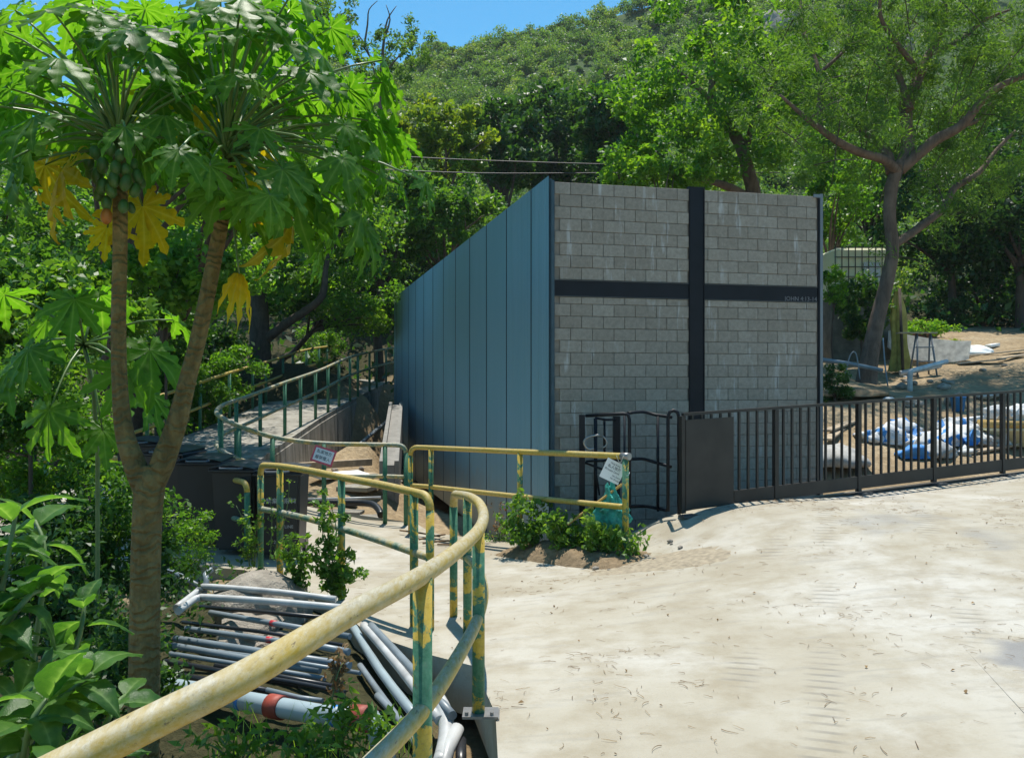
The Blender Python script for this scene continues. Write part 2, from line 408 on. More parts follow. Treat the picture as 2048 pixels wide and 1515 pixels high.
m_sack_g = simple('grey_tarp', (0.40, 0.40, 0.39), 0.8, 0, 0.25, 6, 0.4)
m_stone = simple('granite_rock', (0.30, 0.265, 0.22), 0.92, 0, 0.35, 9, 0.8, 0.2, 0.02)
m_rust = simple('rust_stone', (0.30, 0.15, 0.09), 0.9, 0, 0.35, 7, 0.6)
m_wood = simple('weathered_wood', (0.36, 0.28, 0.19), 0.85, 0, 0.35, 7, 0.4)
m_twig = simple('dry_twig', (0.20, 0.125, 0.065), 0.9, 0, 0.4, 3, 0.2)
m_ibc = simple('ibc_plastic', (0.66, 0.62, 0.40), 0.45, 0, 0.1, 3, 0.05)
m_tarp = simple('olive_cloth', (0.30, 0.26, 0.06), 0.85, 0, 0.35, 7, 0.5)
m_yellow = simple('yellow_plastic', (0.50, 0.33, 0.10), 0.45)
m_fruit = simple('papaya_fruit', (0.045, 0.115, 0.025), 0.45, 0, 0.3, 6, 0.1)
m_fruit_o = simple('ripe_papaya', (0.32, 0.12, 0.02), 0.45, 0, 0.3, 8, 0.1)
m_stalk = simple('papaya_stalk', (0.095, 0.165, 0.045), 0.4, 0, 0.2, 6, 0.1)
m_stem = simple('green_stem', (0.10, 0.16, 0.05), 0.6, 0, 0.25, 12, 0.2)
m_cable = simple('cable', (0.02, 0.02, 0.022), 0.6)
m_dry = foliage('dry_leaf', [(0, (0.12, 0.07, 0.03)), (1, (0.32, 0.22, 0.11))], (1.2, 1.0, 0.6, 1), 0.3, 0.8)

# ------------------------------------------------------------------ ground heights
class TPS:
    def __init__(s, pts):
        p = np.array(pts, float); s.c = p[:, :2]; z = p[:, 2]; n = len(p)
        K = s.k(s.c, s.c) + np.eye(n) * 0.02; Q = np.c_[np.ones(n), s.c]
        A = np.zeros((n + 3, n + 3)); A[:n, :n] = K; A[:n, n:] = Q; A[n:, :n] = Q.T
        sol = np.linalg.solve(A, np.r_[z, 0, 0, 0]); s.w = sol[:n]; s.a = sol[n:]
    def k(s, a, b):
        d2 = ((a[:, None, :] - b[None]) ** 2).sum(-1); return 0.5 * d2 * np.log(d2 + 1e-9)
    def __call__(s, x, y):
        x = np.atleast_1d(np.asarray(x, float)); y = np.atleast_1d(np.asarray(y, float))
        q = np.c_[x.ravel(), y.ravel()]
        return (s.k(q, s.c) @ s.w + s.a[0] + q @ s.a[1:]).reshape(x.shape)
PAVE = TPS([(-.6,.5,.0),(0,1,0),(2,.5,.08),(4,1,.2),(0,3.84,0),(-.16,4.3,0),(2,3.5,.12),(4,6,.3),(-.45,6.75,-.13),(-.75,6.5,-.15),
    (-1.44,7.6,-.22),(-2.5,9,-.22),(1.04,8.4,-.03),(.08,9.5,-.14),(-1.25,11.2,-.27),(-1.69,12,-.28),(1.67,8.8,.30),(3.4,9.6,.38),
    (6.2,10.9,.51),(8.2,11.8,.6),(6,6,.4),(8,4,.4),(1.4,7.4,.10),(-2.8,10.2,-.2),(-3.6,11.6,.2),(-5,11,.1),(-5.5,9.5,-.1),(.4,8.0,-.1),(1.0,6,.05)])
def pz(x, y): return float(PAVE(x, y)[0])
NEAR = TPS([(0,.5,-.5),(2,3,-.35),(4,1,-.2),(.1,6,-.6),(2,7,-.2),(4,7.5,.0),(1,8.7,-.3),(0.6,9.8,-.5),(1.67,9.0,.16),(6.2,11.0,.40),(9,12.3,.6),
    (3,10.3,.2),(3.8,10.8,.28),(4.3,11.5,.58),(5.04,12.5,.8),(6.7,13,.84),(9,14.5,1.2),(5.1,14.5,1.3),(6.7,17,1.55),(6.2,17,1.7),(8,16.5,1.65),(9.5,22,2.5),(11.3,20,2.3),
    (14.1,25,3.1),(11.7,24,2.93),(14,18,2.2),(3.5,20,1.6),(0,26,1.8),(-3,27,1.5),(2,14,.6),
    (.2,9.8,-.42),(-.5,12,-.55),(-1.0,14,-.6),(-1.74,14,-.5),(-2.45,14.5,.05),(-2.0,18,-.75),(-2.25,18,-.65),(-2.85,18,.40),(-2.45,20,-.8),(-2.7,22,-.9),(-3.3,22,.85),(-2.95,24,-.95),(-3.45,24.5,1.0),(-1.2,16,-.75),(-1.6,20,-.85),(-2.5,13,-.25),(-3.6,14,-.2),(-3.7,18,.0),(-3.8,21,.5),
    (-.6,3.5,-.55),(-.5,2,-.65),(-1.2,5,-.36),(-1.6,5.2,-.34),(-.5,4.7,-.40),(-.9,5.8,-.34),(-2.4,5.8,-.36),(-1.5,3,-.85),(-2,6,-.32),(-1.9,7.2,-.30),(-2.6,7.2,-.32),(-3.5,6,-.9),(-3,4,-1.1),(-4,8.2,-.5),(-6,6,-1.2),(-6,10,-.6),
    (-4.6,14,-.3),(-4.8,20,.3),(-4.6,26,1.0),(-8,14,0),(-6.4,13,.0),(-6.6,18,.5),(-6.6,26,1.5),(-10,20,1.5),(-12,30,3),(-10,8,-1),(-14,14,0.5),(16,12,1.2),(18,30,4)])
RU = [-1500, -300, 0, 300, 500, 650, 720, 800, 840, 880, 950, 1015, 1083, 1135, 1186, 1262, 1400, 1700, 2100, 3600]
RV = [330, 260, 265, 215, 150, 122, 155, 146, 128, 112, 110, 82, 69, 62, 48, 24, -28, -90, -110, -60]
def terrain(x, y):
    x = np.atleast_1d(np.asarray(x, float)); y = np.atleast_1d(np.asarray(y, float))
    d = np.maximum(y, 1.0); u = CU + F * x / d
    tr = (HZ - np.interp(u, RU, RV)) / F
    tb = (3.0 - EYE) / 28.0
    t = np.clip((d - 28) / 97.0, 0, 1)
    wav = 0.008 * np.sin(u / 90.0 + d * 0.11) * np.sin(d * 0.16 + u / 210.0) * t
    zh = EYE + d * (tb + (tr - tb) * t ** 0.75 + wav)
    over = np.maximum(d - 125, 0); zh = zh - over * 0.75
    xn = np.clip(x, -16, 20); yn = np.clip(y, 0, 32)
    zn = np.clip(NEAR(xn, yn), -1.6, 5.0) + np.maximum(np.abs(x) - 18, 0) * 0.10
    k = np.clip((d - 23) / 9.0, 0, 1); k = k * k * (3 - 2 * k)
    return zn * (1 - k) + zh * k
def tz(x, y): return float(terrain(x, y)[0])

def vnoise(x, y, s):
    return np.sin(x*s*1.7+1.3)*np.sin(y*s*2.1+.4) + .5*np.sin(x*s*4.3+y*s*1.1)*np.sin(y*s*3.7-2)

# terrain sheet: fan-shaped grid, fine near the eye, coarse at the ridge
us = np.linspace(-1400, 3500, 240); ds = np.concatenate([np.linspace(0.6, 30, 150), np.linspace(30.6, 230, 110)])
U, D = np.meshgrid(us, ds); X = (U - CU) / F * D; Y = D
Z = terrain(X, Y) + 0.025 * vnoise(X, Y, 2.2) * np.clip(D / 6, .3, 1) + 0.012 * vnoise(X, Y, 7.0)
nr, nc = X.shape; idx = np.arange(nr * nc).reshape(nr, nc)
Fq = np.stack([idx[:-1, :-1], idx[:-1, 1:], idx[1:, 1:], idx[1:, :-1]], -1).reshape(-1, 4)
me = quads_mesh('hillside', np.c_[X.ravel(), Y.ravel(), Z.ravel()], Fq, m_dirt, smooth=True)
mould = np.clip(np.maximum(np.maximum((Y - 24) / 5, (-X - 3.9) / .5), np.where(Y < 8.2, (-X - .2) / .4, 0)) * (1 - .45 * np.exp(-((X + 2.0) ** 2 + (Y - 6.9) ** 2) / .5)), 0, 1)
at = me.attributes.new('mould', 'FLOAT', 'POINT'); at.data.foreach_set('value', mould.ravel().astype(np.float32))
tag(link('hillside', me), 'rising ground with bare earth yard and wooded slope', kind='structure')
b = MB(); b.add([(-400, -400, -2.6), (400, -400, -2.6), (400, 400, -2.6), (-400, 400, -2.6)], [(0, 1, 2, 3)])
tag(b.build('ground', m_dirt), 'low ground sheet reaching the horizon', kind='structure')

def paved(name, poly, hfun, mat, step, thick, dz=0.0):
    poly = [Vector((p[0], p[1])) for p in poly]; n = len(poly)
    xs = [p.x for p in poly]; ys = [p.y for p in poly]
    def inside(x, y):
        c = False; j = n - 1
        for i in range(n):
            if (poly[i].y > y) != (poly[j].y > y) and x < (poly[j].x-poly[i].x)*(y-poly[i].y)/(poly[j].y-poly[i].y)+poly[i].x: c = not c
            j = i
        return c
    pts = list(poly)
    for gx in np.arange(min(xs), max(xs), step):
        for gy in np.arange(min(ys), max(ys), step):
            q = (gx + random.uniform(-.1, .1) * step, gy + random.uniform(-.1, .1) * step)
            if inside(*q) and min((Vector(q) - p).length for p in poly) > step * .4: pts.append(Vector(q))
    vo, eo, fo, ov, oe, of = delaunay_2d_cdt(pts, [(i, (i + 1) % n) for i in range(n)], [], 1, 1e-5)
    zs = hfun(np.array([v[0] for v in vo]), np.array([v[1] for v in vo])) + dz
    V = [(v[0], v[1], float(z)) for v, z in zip(vo, zs)]
    Fs = [tuple(f) for f in fo]
    # skirt
    cnt = {}
    for f in Fs:
        for a, bb in zip(f, f[1:] + f[:1]): cnt[(a, bb)] = 1
    low = {}
    for (a, bb) in list(cnt):
        if (bb, a) not in cnt:
            for q in (a, bb):
                if q not in low: low[q] = len(V); V.append((V[q][0], V[q][1], V[q][2] - thick))
            Fs.append((bb, a, low[a], low[bb]))
    me = bpy.data.meshes.new(name); me.from_pydata(V, [], Fs); me.materials.append(mat); me.update()
    return link(name, me)

# forecourt slab with its saw-cut joint, and the path that leads off to the ramp
J0, J1 = Vector((1.60, .8)), Vector((2.47, 5.0))
jn = Vector((J1 - J0)).normalized(); js = Vector((jn.y, -jn.x)) * 0.006
court = [(-.62, .3), (-.42, 1.6), (-.22, 2.7), (-.06, 3.84), (-.08, 4.35), (-.22, 5.2), (-.5, 5.55), (-1.0, 6.3), (-1.5, 7.45), (-2.6, 8.75), (-3.6, 9.0), (-5.9, 9.1),
         (-5.9, 11.9), (-3.75, 11.95), (-3.1, 11.75), (-2.5, 11.95), (-1.3, 12.15), (-1.0, 11.2), (.0, 9.85), (.5, 9.15), (1.02, 8.62), (1.16, 8.95), (1.5, 9.02), (1.75, 8.98), (6.2, 11.05), (10.5, 13.05), (10.5, .3),
         tuple(J0 + js), tuple(J1), tuple(J0 - js)]
o = paved('pavement', court, PAVE, m_paving, 0.3, 0.30); tag(o, 'pale concrete forecourt and path strewn with dry needles', kind='structure')

# ramp
RAMPZ = lambda x, y: np.interp(y, [11.9, 14, 18, 21, 27, 31], [.12, .50, .88, 1.18, 1.74, 2.0])
o = paved('ramp_path', [(-3.85, 11.96), (-3.8, 14), (-3.85, 18), (-3.78, 21), (-3.5, 27), (-3.3, 31), (-5.3, 31), (-5.6, 27), (-5.65, 20), (-5.75, 14), (-5.9, 11.96)], RAMPZ, m_oldconc, 0.6, 0.10)
tag(o, 'shaded concrete ramp climbing behind the metal shed', kind='structure')
b = MB()
wy = [12.0, 13, 14, 16, 18, 20, 22, 24, 27, 31]
vs = []
for y in wy:
    x = float(np.interp(y, [11.9, 14, 18, 21, 27, 31], [-3.85, -3.8, -3.85, -3.78, -3.5, -3.3]))
    zt = float(RAMPZ(0, y)) - 0.10; zb = -0.9
    vs += [(x + .02, y, zt), (x + .10 , y, zb), (x - .3, y, zb), (x - .3, y, zt)]
fs = []
for i in range(len(wy) - 1):
    for k in range(4):
        k2 = (k + 1) % 4; fs.append((i*4+k, i*4+k2, (i+1)*4+k2, (i+1)*4+k))
fs += [(0, 1, 2, 3), tuple(len(vs) - 4 + k for k in (3, 2, 1, 0))]
b.add(vs, fs); o = b.build('retaining_wall', m_oldconc); tag(o, 'stained concrete retaining wall under the ramp', 'wall')

# ------------------------------------------------------------------ shed
SX, SY = Vector((.970, .243, 0)), Vector((-.243, .970, 0))
C0 = Vector((.42, 9.8, 0)); SW, SL, STOP, SBOT = 3.31, 14.5, 3.79, -.55
SR = Matrix((SX, SY, Vector((0, 0, 1)))).transposed()
shed = thing('metal_shed', (C0.x, C0.y, 0), 'long blue corrugated metal shed with grey block front and black steel cross', 'shed')
def shp(s, t, z): return C0 + SX * s + SY * t + Vector((0, 0, z))
def lbox(mb, s0, s1, t0, t1, z0, z1, bev=0):
    return mb.box(shp((s0+s1)/2, (t0+t1)/2, (z0+z1)/2), (s1-s0, t1-t0, z1-z0), SR, bev)
wall = lbox(MB(), .03, SW - .03, .012, .19, SBOT, STOP - .006).build('front_wall', m_mortar, shed)
BH, BW, JT = .1328, .252, .005
XC0, XC1, ZC0, ZC1 = 1.634, 1.819, 2.545, 2.722          # cross post in s, cross beam in z
bmesh_cache = {}
def block_mesh(wd, ht):
    key = (round(wd, 3), round(ht, 3))
    if key not in bmesh_cache:
        mb = MB().box((0, 0, 0), (wd, .06, ht), None, .003)
        me = bpy.data.meshes.new('block'); me.from_pydata(mb.v, [], mb.f); me.materials.append(m_block); me.update(); bmesh_cache[key] = me
    return bmesh_cache[key]
low = MB(); nblk = 0
r = random.Random(3)
row = 0; ztop = STOP
while ztop > -.35:
    h = BH if not (ZC0 - .02 < ztop - BH/2 < ZC1 + .02) else BH
    z1, z0 = ztop, ztop - BH
    ztop -= BH; row += 1
    if z0 > ZC0 - .02 and z1 < ZC1 + .02: continue
    zz1 = min(z1, ZC0 - .004) if (z0 < ZC0 < z1 and z1 - ZC0 < ZC0 - z0 + .2 and z0 < ZC0 - .03 and z1 <= ZC1) else z1
    zz0 = max(z0, ZC1 + .004) if (z0 < ZC1 < z1) else z0
    if zz1 - zz0 < .03: continue
    s = .045 - (BW / 2 if row % 2 else 0) + .06
    while s < SW - .05:
        a, e = max(s, .045), min(s + BW - JT, SW - .045)
        s += BW
        spans = [(a, e)]
        if a < XC1 + .003 and e > XC0 - .003: spans = [(a, XC0 - .003), (XC1 + .003, e)]
        for (p, q) in spans:
            if q - p < .035: continue
            c = shp((p+q)/2, .028 - r.uniform(0, .004), (zz0+zz1)/2)
            if z0 > .78 and nblk < 300:
                o = link('block', block_mesh(q-p, zz1-zz0-JT), wall, c - parent_world(wall), (r.uniform(-.004,.004), r.uniform(-.004,.004), math.atan2(SX.y, SX.x) + r.uniform(-.006, .006)))
                nblk += 1
            else:
                low.box(c, (q-p, .06, zz1-zz0-JT), SR, .003)
tag(low.build('block', m_block, wall), kind='stuff')
# the cross: channel sections with flanges, set into the blockwork
xb = MB(); lbox(xb, .04, XC0 - .004, -.004, .05, ZC0 + .006, ZC1 - .006); lbox(xb, XC1 + .004, SW - .04, -.004, .05, ZC0 + .006, ZC1 - .006)
beam = xb.build('cross_beam', m_black, shed)
f = MB()
for (a, e) in ((.04, XC0 - .006), (XC1 + .006, SW - .04)):
    lbox(f, a, e, -.016, .05, ZC0 - .001, ZC0 + .005); lbox(f, a, e, -.016, .05, ZC1 - .005, ZC1 + .001)
f.build('flange', m_flange, beam)
post = lbox(MB(), XC0 + .006, XC1 - .006, -.006, .06, SBOT, STOP + .03).build('cross_post', m_black, shed)
f = MB(); lbox(f, XC0 - .001, XC0 + .006, -.018, .06, SBOT, STOP + .032); lbox(f, XC1 - .006, XC1 + .001, -.018, .06, SBOT, STOP + .032)
f.build('flange', m_black, post)
def text_mesh(body, size, mat, name='lettering', ext=.001, align='LEFT'):
    cu = bpy.data.curves.new(name, 'FONT'); cu.body = body; cu.size = size; cu.extrude = ext; cu.align_x = align; cu.resolution_u = 2
    to = bpy.data.objects.new(name, cu); COL.objects.link(to)
    dg = bpy.context.evaluated_depsgraph_get(); me = bpy.data.meshes.new_from_object(to.evaluated_get(dg))
    bpy.data.objects.remove(to); bpy.data.curves.remove(cu)
    me.materials.clear(); me.materials.append(mat); me.name = name
    return me
me = text_mesh('JOHN 4:13-14', .072, m_letter, align='RIGHT')
o = link('lettering', me, beam, shp(SW - .045, -.006, ZC0 + .012) - parent_world(beam)); o.rotation_euler = (R(90), 0, math.atan2(SX.y, SX.x))
# corrugated side, one sheet per panel
PW = SL / 12
for k in range(13):
    t0 = 0.0 if k == 0 else .72 + (k - 1) * PW
    t1 = min(.72 + k * PW, SL)
    if t1 - t0 < .1: continue
    n = max(4, int(round((t1 - t0) / .072))); vs = []
    for i in range(n * 4 + 1):
        q = i / (n * 4); ph = i % 4
        off = -.007 if ph in (1, 2) else 0.0
        tt = t0 + .006 + q * (t1 - t0 - .012)
        vs.append(shp(-.02 + off, tt, SBOT)); vs.append(shp(-.02 + off, tt, STOP + .06))
    fs = [(2*i, 2*i+1, 2*i+3, 2*i+2) for i in range(n * 4)]
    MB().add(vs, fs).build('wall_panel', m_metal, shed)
    if k: lbox(MB(), -.0285, -.012, t0 - .006, t0 + .006, SBOT, STOP + .058).build('panel_seam', m_seam, shed)
lbox(MB(), -.012, .02, .0, SL, SBOT, STOP + .03).build('side_backing', m_seam, shed)
lbox(MB(), .0, .036, -.03, .02, SBOT, STOP + .01).build('corner_trim', m_seam, shed)
lbox(MB(), SW - .03, SW - .012, -.012, .03, SBOT, STOP - .01).build('corner_trim', m_black, shed)
lbox(MB(), SW - .009, SW + .028, -.016, .03, SBOT, STOP + .03).build('corner_trim', m_trim, shed)
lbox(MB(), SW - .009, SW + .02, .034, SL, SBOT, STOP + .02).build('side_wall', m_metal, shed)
lbox(MB(), .022, SW - .012, .2, SL, STOP - .12, STOP - .02).build('roof', m_seam, shed)
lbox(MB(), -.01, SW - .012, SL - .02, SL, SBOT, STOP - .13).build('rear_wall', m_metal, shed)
lbox(MB(), SW - .10, SW - .011, -.03, -.014, STOP - .02, STOP + .02).build('bracket', m_trim, shed)

# ------------------------------------------------------------------ yellow and green tube railings
RD = .030
def railing(label, top, low_drop, posts, mats, base=None, ends=(None, None), group='tube railings along the path', smooth=6, plates=(), lowend=None):
    """top: list of points along the top rail; posts: list of (point on rail, foot z); ends: (drop) bends the rail down at that end"""
    mr, mp, ml = mats
    p0 = top[0]
    root = thing('railing', (p0.x, p0.y, p0.z - .9), label, 'railing', group)
    pts, rs = catmull(top, [RD] * len(top), smooth)
    lowpts = [p - Vector((0, 0, low_drop)) for p in pts]
    def bend(pts, end):
        e = pts[-1] if end else pts[0]; q = pts[-2] if end else pts[1]
        dr = (e - q); dr.z = 0; dr.normalize()
        arc = []
        for k in range(1, 6):
            a = k / 5 * math.pi / 2
            arc.append(e + dr * (.10 * math.sin(a)) - Vector((0, 0, .10 * (1 - math.cos(a)))))
        return arc, dr
    tp = list(pts); extra = []
    for end in (0, 1):
        if ends[end] is None: continue
        arc, dr = bend(pts, end)
        foot = arc[-1].copy(); foot.z = ends[end]
        extra.append(MB().tube([arc[-1] + Vector((0, 0, .004)), foot], RD * .99, 12))
        le = (lowpts[-1] if end else lowpts[0]); join = le + dr * .10
        if end: tp = tp + arc; lowpts = lowpts + [join]
        else: tp = arc[::-1] + tp; lowpts = [join] + lowpts
    MB().tube(tp, RD, 14).build('top_rail', mr, root, True)
    if lowend: lowpts = lowpts[lowend[0]:lowend[1]]
    MB().tube(lowpts, RD * .93, 12).build('lower_rail', ml, root, True)
    for e in extra: e.build('post', mp, root, True)
    for i, (p, zf) in enumerate(posts):
        MB().tube([Vector((p.x, p.y, p.z - .01)), Vector((p.x, p.y, zf))], RD * 1.02, 12).build('post', mp, root, True)
    for (p, zf) in plates:
        pl = MB().box((p.x + .01, p.y, zf + .006), (.17, .13, .012)).box((p.x + .095, p.y, zf - .02), (.012, .13, .05))
        po = pl.build('base_plate', m_steel, root)
        bo = MB()
        for sx in (-.055, .065): bo.lathe([(.009, 0), (.009, .016)], (p.x + sx, p.y - .045, zf + .012), 6)
        bo.build('bolt', m_steel, po)
    return root
def rp(u, v, d): return P(u, v, d)
# 1 nearest rail, sweeping from the lower left corner to the loop in the middle
t1 = [P(-330, 1760, 1.2), P(-80, 1636, 1.3), P(160, 1515, 1.42), P(330, 1430, 1.52), P(500, 1345, 1.68), P(700, 1226, 2.2), P(845, 1149, 2.8), P(920, 1096, 3.6), P(958, 1058, 4.4), P(967, 1030, 5.0), P(958, 1006, 5.55), P(938, 993, 6.05), P(912, 988, 6.55)]
railing('thick worn yellow handrail sweeping across the foreground from the lower left', t1, .42,
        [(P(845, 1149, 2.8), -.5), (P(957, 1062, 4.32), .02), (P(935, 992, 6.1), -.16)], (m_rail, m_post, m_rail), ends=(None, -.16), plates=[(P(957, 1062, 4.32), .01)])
# 2 middle rail from the loop to the bins
t2 = [P(845, 988, 6.35), P(828, 984, 6.45), P(757, 968, 6.95), P(683, 954, 7.55), P(620, 941, 8.0), P(560, 932, 8.4), P(528, 930, 8.75)]
railing('yellow topped railing with dark green posts in front of the bins', t2, .43,
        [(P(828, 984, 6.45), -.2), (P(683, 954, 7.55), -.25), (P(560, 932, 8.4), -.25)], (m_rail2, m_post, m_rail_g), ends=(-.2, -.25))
# 3 short rail running off behind the papaya trunk
t3 = [P(120, 905, 11.2), P(250, 918, 10.8), P(365, 937, 10.2), P(430, 950, 9.7), P(485, 963, 9.25)]
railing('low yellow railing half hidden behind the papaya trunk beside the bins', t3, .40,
        [(P(250, 918, 10.8), -.4), (P(380, 940, 10.1), -.3)], (m_rail2, m_post_g, m_rail_g), ends=(None, -.3))
# 4 long rail: along the path, round the corner and up the ramp
t4 = [P(797, 890, 12.0), P(770, 889, 12.0), P(640, 886, 11.85), P(545, 873, 11.7), P(480, 852, 11.35), P(443, 834, 11.45), P(433, 822, 12.0), P(450, 808, 13.0), P(500, 791, 14.2), P(560, 768, 15.6), P(640, 740, 18.3), P(700, 714, 21), P(760, 700, 24.5), P(805, 692, 27.5), P(845, 684, 31)]
ps = []
for (u, v, d) in ((770, 889, 12.0), (648, 886, 11.85), (545, 873, 11.7), (478, 851, 11.36), (442, 833, 11.5)): ps.append((P(u, v, d), pz(P(u, v, d).x, d) - .02))
pt4, _ = catmull(t4, [0] * len(t4), 8)
for y in np.arange(12.6, 30.5, 1.05):
    q = min((p for p in pt4 if p.y > 12.2), key=lambda p: abs(p.y - y)); ps.append((q, float(RAMPZ(0, q.y)) - .02))
for q in pt4:
    pass
railing('long railing turning the corner and climbing the near edge of the ramp', t4, .42, ps, (m_rail_g, m_post_g, m_rail_g), ends=(-.30, None), smooth=8)
# 5 rail in front of the shed with the notice
t5 = [P(834, 894, 11.1), P(862, 895, 10.95), P(950, 899, 10.2), P(1040, 903, 9.55), P(1140, 907, 8.95), P(1251, 912, 8.4)]
R5 = railing('straight yellow railing in front of the metal shed', t5, .475,
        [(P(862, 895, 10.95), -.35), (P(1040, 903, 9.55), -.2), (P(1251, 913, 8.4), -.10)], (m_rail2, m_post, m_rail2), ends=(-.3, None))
tf = P(1258, 911, 8.36)
o = MB().tube([P(1243, 911.5, 8.43), P(1259, 912.5, 8.36)], .034, 12).build('end_cap', m_steel, R5, True)
# 6 far rail of the ramp
t6 = []
for y, x, z in ((11, -6.0, 1.0), (13, -5.85, 1.2), (15, -5.75, 1.42), (18, -5.65, 1.8), (21, -5.6, 2.12), (24, -5.6, 2.45), (27, -5.55, 2.68), (30, -5.4, 2.85), (32, -5.2, 2.95)): t6.append(Vector((x, y, z)))
pt6, _ = catmull(t6, [0] * len(t6), 6)
ps = []
for y in np.arange(11.5, 31.5, 1.3):
    q = min(pt6, key=lambda p: abs(p.y - y)); ps.append((q, q.z - 1.0))
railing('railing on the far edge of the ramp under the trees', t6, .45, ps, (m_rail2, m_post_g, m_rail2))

# ------------------------------------------------------------------ sliding gate
G0 = P(1365, 1030, 8.8); GX = Vector((.906, .42, .042)).normalized(); GH = 1.0; GL = 6.6
GM = frame(Vector((GX.x, GX.y, 0)))
gate = thing('sliding_gate', G0, 'long dark steel sliding gate with upright bars across the forecourt', 'gate')
def gp(s, h, y=0): return G0 + GX * s + Vector((0, 0, h)) + Vector((-GX.y, GX.x, 0)) * y
def gbar(s0, s1, h0, h1, dy, yo=0):
    """sheared box that follows the slope of the track"""
    vs = []
    for h in (h0, h1):
        for (s, y) in ((s0, -dy), (s1, -dy), (s1, dy), (s0, dy)): vs.append(gp(s, h, y + yo))
    return vs, [(0,3,2,1),(4,5,6,7),(0,1,5,4),(1,2,6,5),(2,3,7,6),(3,0,4,7)]
MB().add(*gbar(0, GL, GH - .028, GH, .02)).build('top_rail', m_gate, gate)
MB().add(*gbar(.62, GL, .05, .185, .016)).build('bottom_plate', m_gate, gate)
MB().add(*gbar(.02, .60, .05, GH - .07, .006, -.024)).build('solid_panel', m_gate, gate)
GP = (.0, 1.16, 2.31, 3.46, 4.62, 5.78)
s = .115
while s < GL:
    if min(abs(s - q) for q in GP) > .05: MB().add(*gbar(s - .011, s + .011, .187, GH - .03, .011)).build('bar', m_gate, gate)
    s += .115
for q in GP:
    po = MB().add(*gbar(q - .024, q + .024, .02, GH - .03, .024)).build('gate_post', m_gate, gate)
    MB().add(*gbar(q - .06, q + .10, -.012, .012, .05, -.06)).build('foot_plate', m_flange, po)
MB().add(*gbar(.55, GL, -.02, .006, .03, .02)).build('track', m_gate, gate)

# kissing gate left of it
kg = thing('kissing_gate', P(1265, 1020, 9.0), 'black tubular kissing gate with a small steel hoop beside the sliding gate', 'gate')
def tubepx(mb, pts, r, n=10, smooth=0): return mb.tube([P(*p) for p in pts], r, n, True, smooth)
def kpart(name, pts, r, mat=m_black, smooth=0): return tubepx(MB(), pts, r, 10, smooth).build(name, mat, kg, True)
kpart('post', [(1336, 1022, 8.85), (1336, 834, 8.85), (1339, 824, 8.85), (1347, 820, 8.85), (1355, 824, 8.85), (1358, 834, 8.85), (1358, 1028, 8.85)], .0175)
kpart('post', [(1316, 1022, 9.2), (1316, 832, 9.2)], .014)
kpart('guard_rail', [(1256, 826, 9.1), (1285, 823, 9.25), (1310, 829, 9.25), (1343, 834, 9.1)], .0165, smooth=3)
kpart('guard_rail', [(1258, 918, 9.1), (1285, 917, 9.25), (1310, 924, 9.25), (1342, 933, 9.1)], .0165, smooth=3)
kpart('guard_rail', [(1258, 1012, 9.1), (1285, 1011, 9.25), (1310, 1015, 9.25), (1332, 1020, 9.1)], .0165, smooth=3)
kpart('post', [(1259, 1030, 9.0), (1259, 838, 9.0), (1256, 829, 9.0), (1248, 827, 9.0), (1172, 831, 9.25)], .0175)
lo = P(1164, 1040, 9.25); hi = P(1164, 829, 9.25)
MB().box((lo + hi) / 2, (.058, .058, (hi - lo).length)).build('square_post', m_black, kg)
lo = P(1233, 1040, 9.45); hi = P(1233, 832, 9.45)
MB().box((lo + hi) / 2, (.075, .06, (hi - lo).length)).build('square_post', m_black, kg)
kpart('bar', [(1191, 1035, 9.35), (1191, 836, 9.35)], .020)
kpart('bar', [(1209, 905, 9.4), (1209, 836, 9.4)], .012)
kpart('bar', [(1249, 1030, 9.2), (1249, 830, 9.2)], .012)
kpart('brace', [(1190, 930, 9.3), (1199, 990, 9.3)], .010)
kpart('guard_rail', [(1172, 922, 9.3), (1205, 921, 9.3), (1255, 912, 9.1)], .012)
kpart('guard_rail', [(1170, 925, 9.3), (1210, 940, 9.1)], .012)
kpart('guard_rail', [(1190, 835, 9.35), (1210, 839, 9.35), (1230, 839, 9.42)], .012)
kpart('hoop', [(1200, 869, 9.1), (1178, 873, 9.1), (1169, 880, 9.1), (1169, 888, 9.1), (1176, 897, 9.1), (1188, 897, 9.1)], .011, m_steel, 4)
kpart('hoop', [(1206, 872, 9.2), (1213, 880, 9.2), (1213, 889, 9.2), (1206, 895, 9.2)], .009, m_steel, 4)

# ------------------------------------------------------------------ notices
def notice(name, label, c, wd, ht, rot, lines, border=None):
    """thin board; lines = (text, size, x, y, align)"""
    root = thing(name, c, label, 'sign')
    M = rot
    e = M.to_euler()
    if border:
        bo = link('board', MB_mesh(MB().box((0, 0, 0), (wd, ht, .003)), border), root, (0, 0, 0), e)
        link('panel', MB_mesh(MB().box((0, 0, .0035), (wd * .84, ht * .76, .002)), m_white), root, (0, 0, 0), e)
        zt = .0055
    else:
        link('board', MB_mesh(MB().box((0, 0, 0), (wd, ht, .002)), m_white), root, (0, 0, 0), e); zt = .002
    for (tx, sz, x, y, al) in lines:
        link('lettering', text_mesh(tx, sz, m_ink, align=al, ext=.0004), root, M @ Vector((x, y, zt)), e)
    return root
def MB_mesh(mb, mat):
    me = bpy.data.meshes.new('part'); me.from_pydata(mb.v, [], mb.f); me.materials.append(mat); me.update(); return me
def face(yaw, roll, pitch=0):
    """board facing the eye (local Z towards -Y), rolled in its own plane"""
    return Matrix.Rotation(yaw, 3, 'Z') @ Matrix.Rotation(R(90) + pitch, 3, 'X') @ Matrix.Rotation(roll, 3, 'Z')
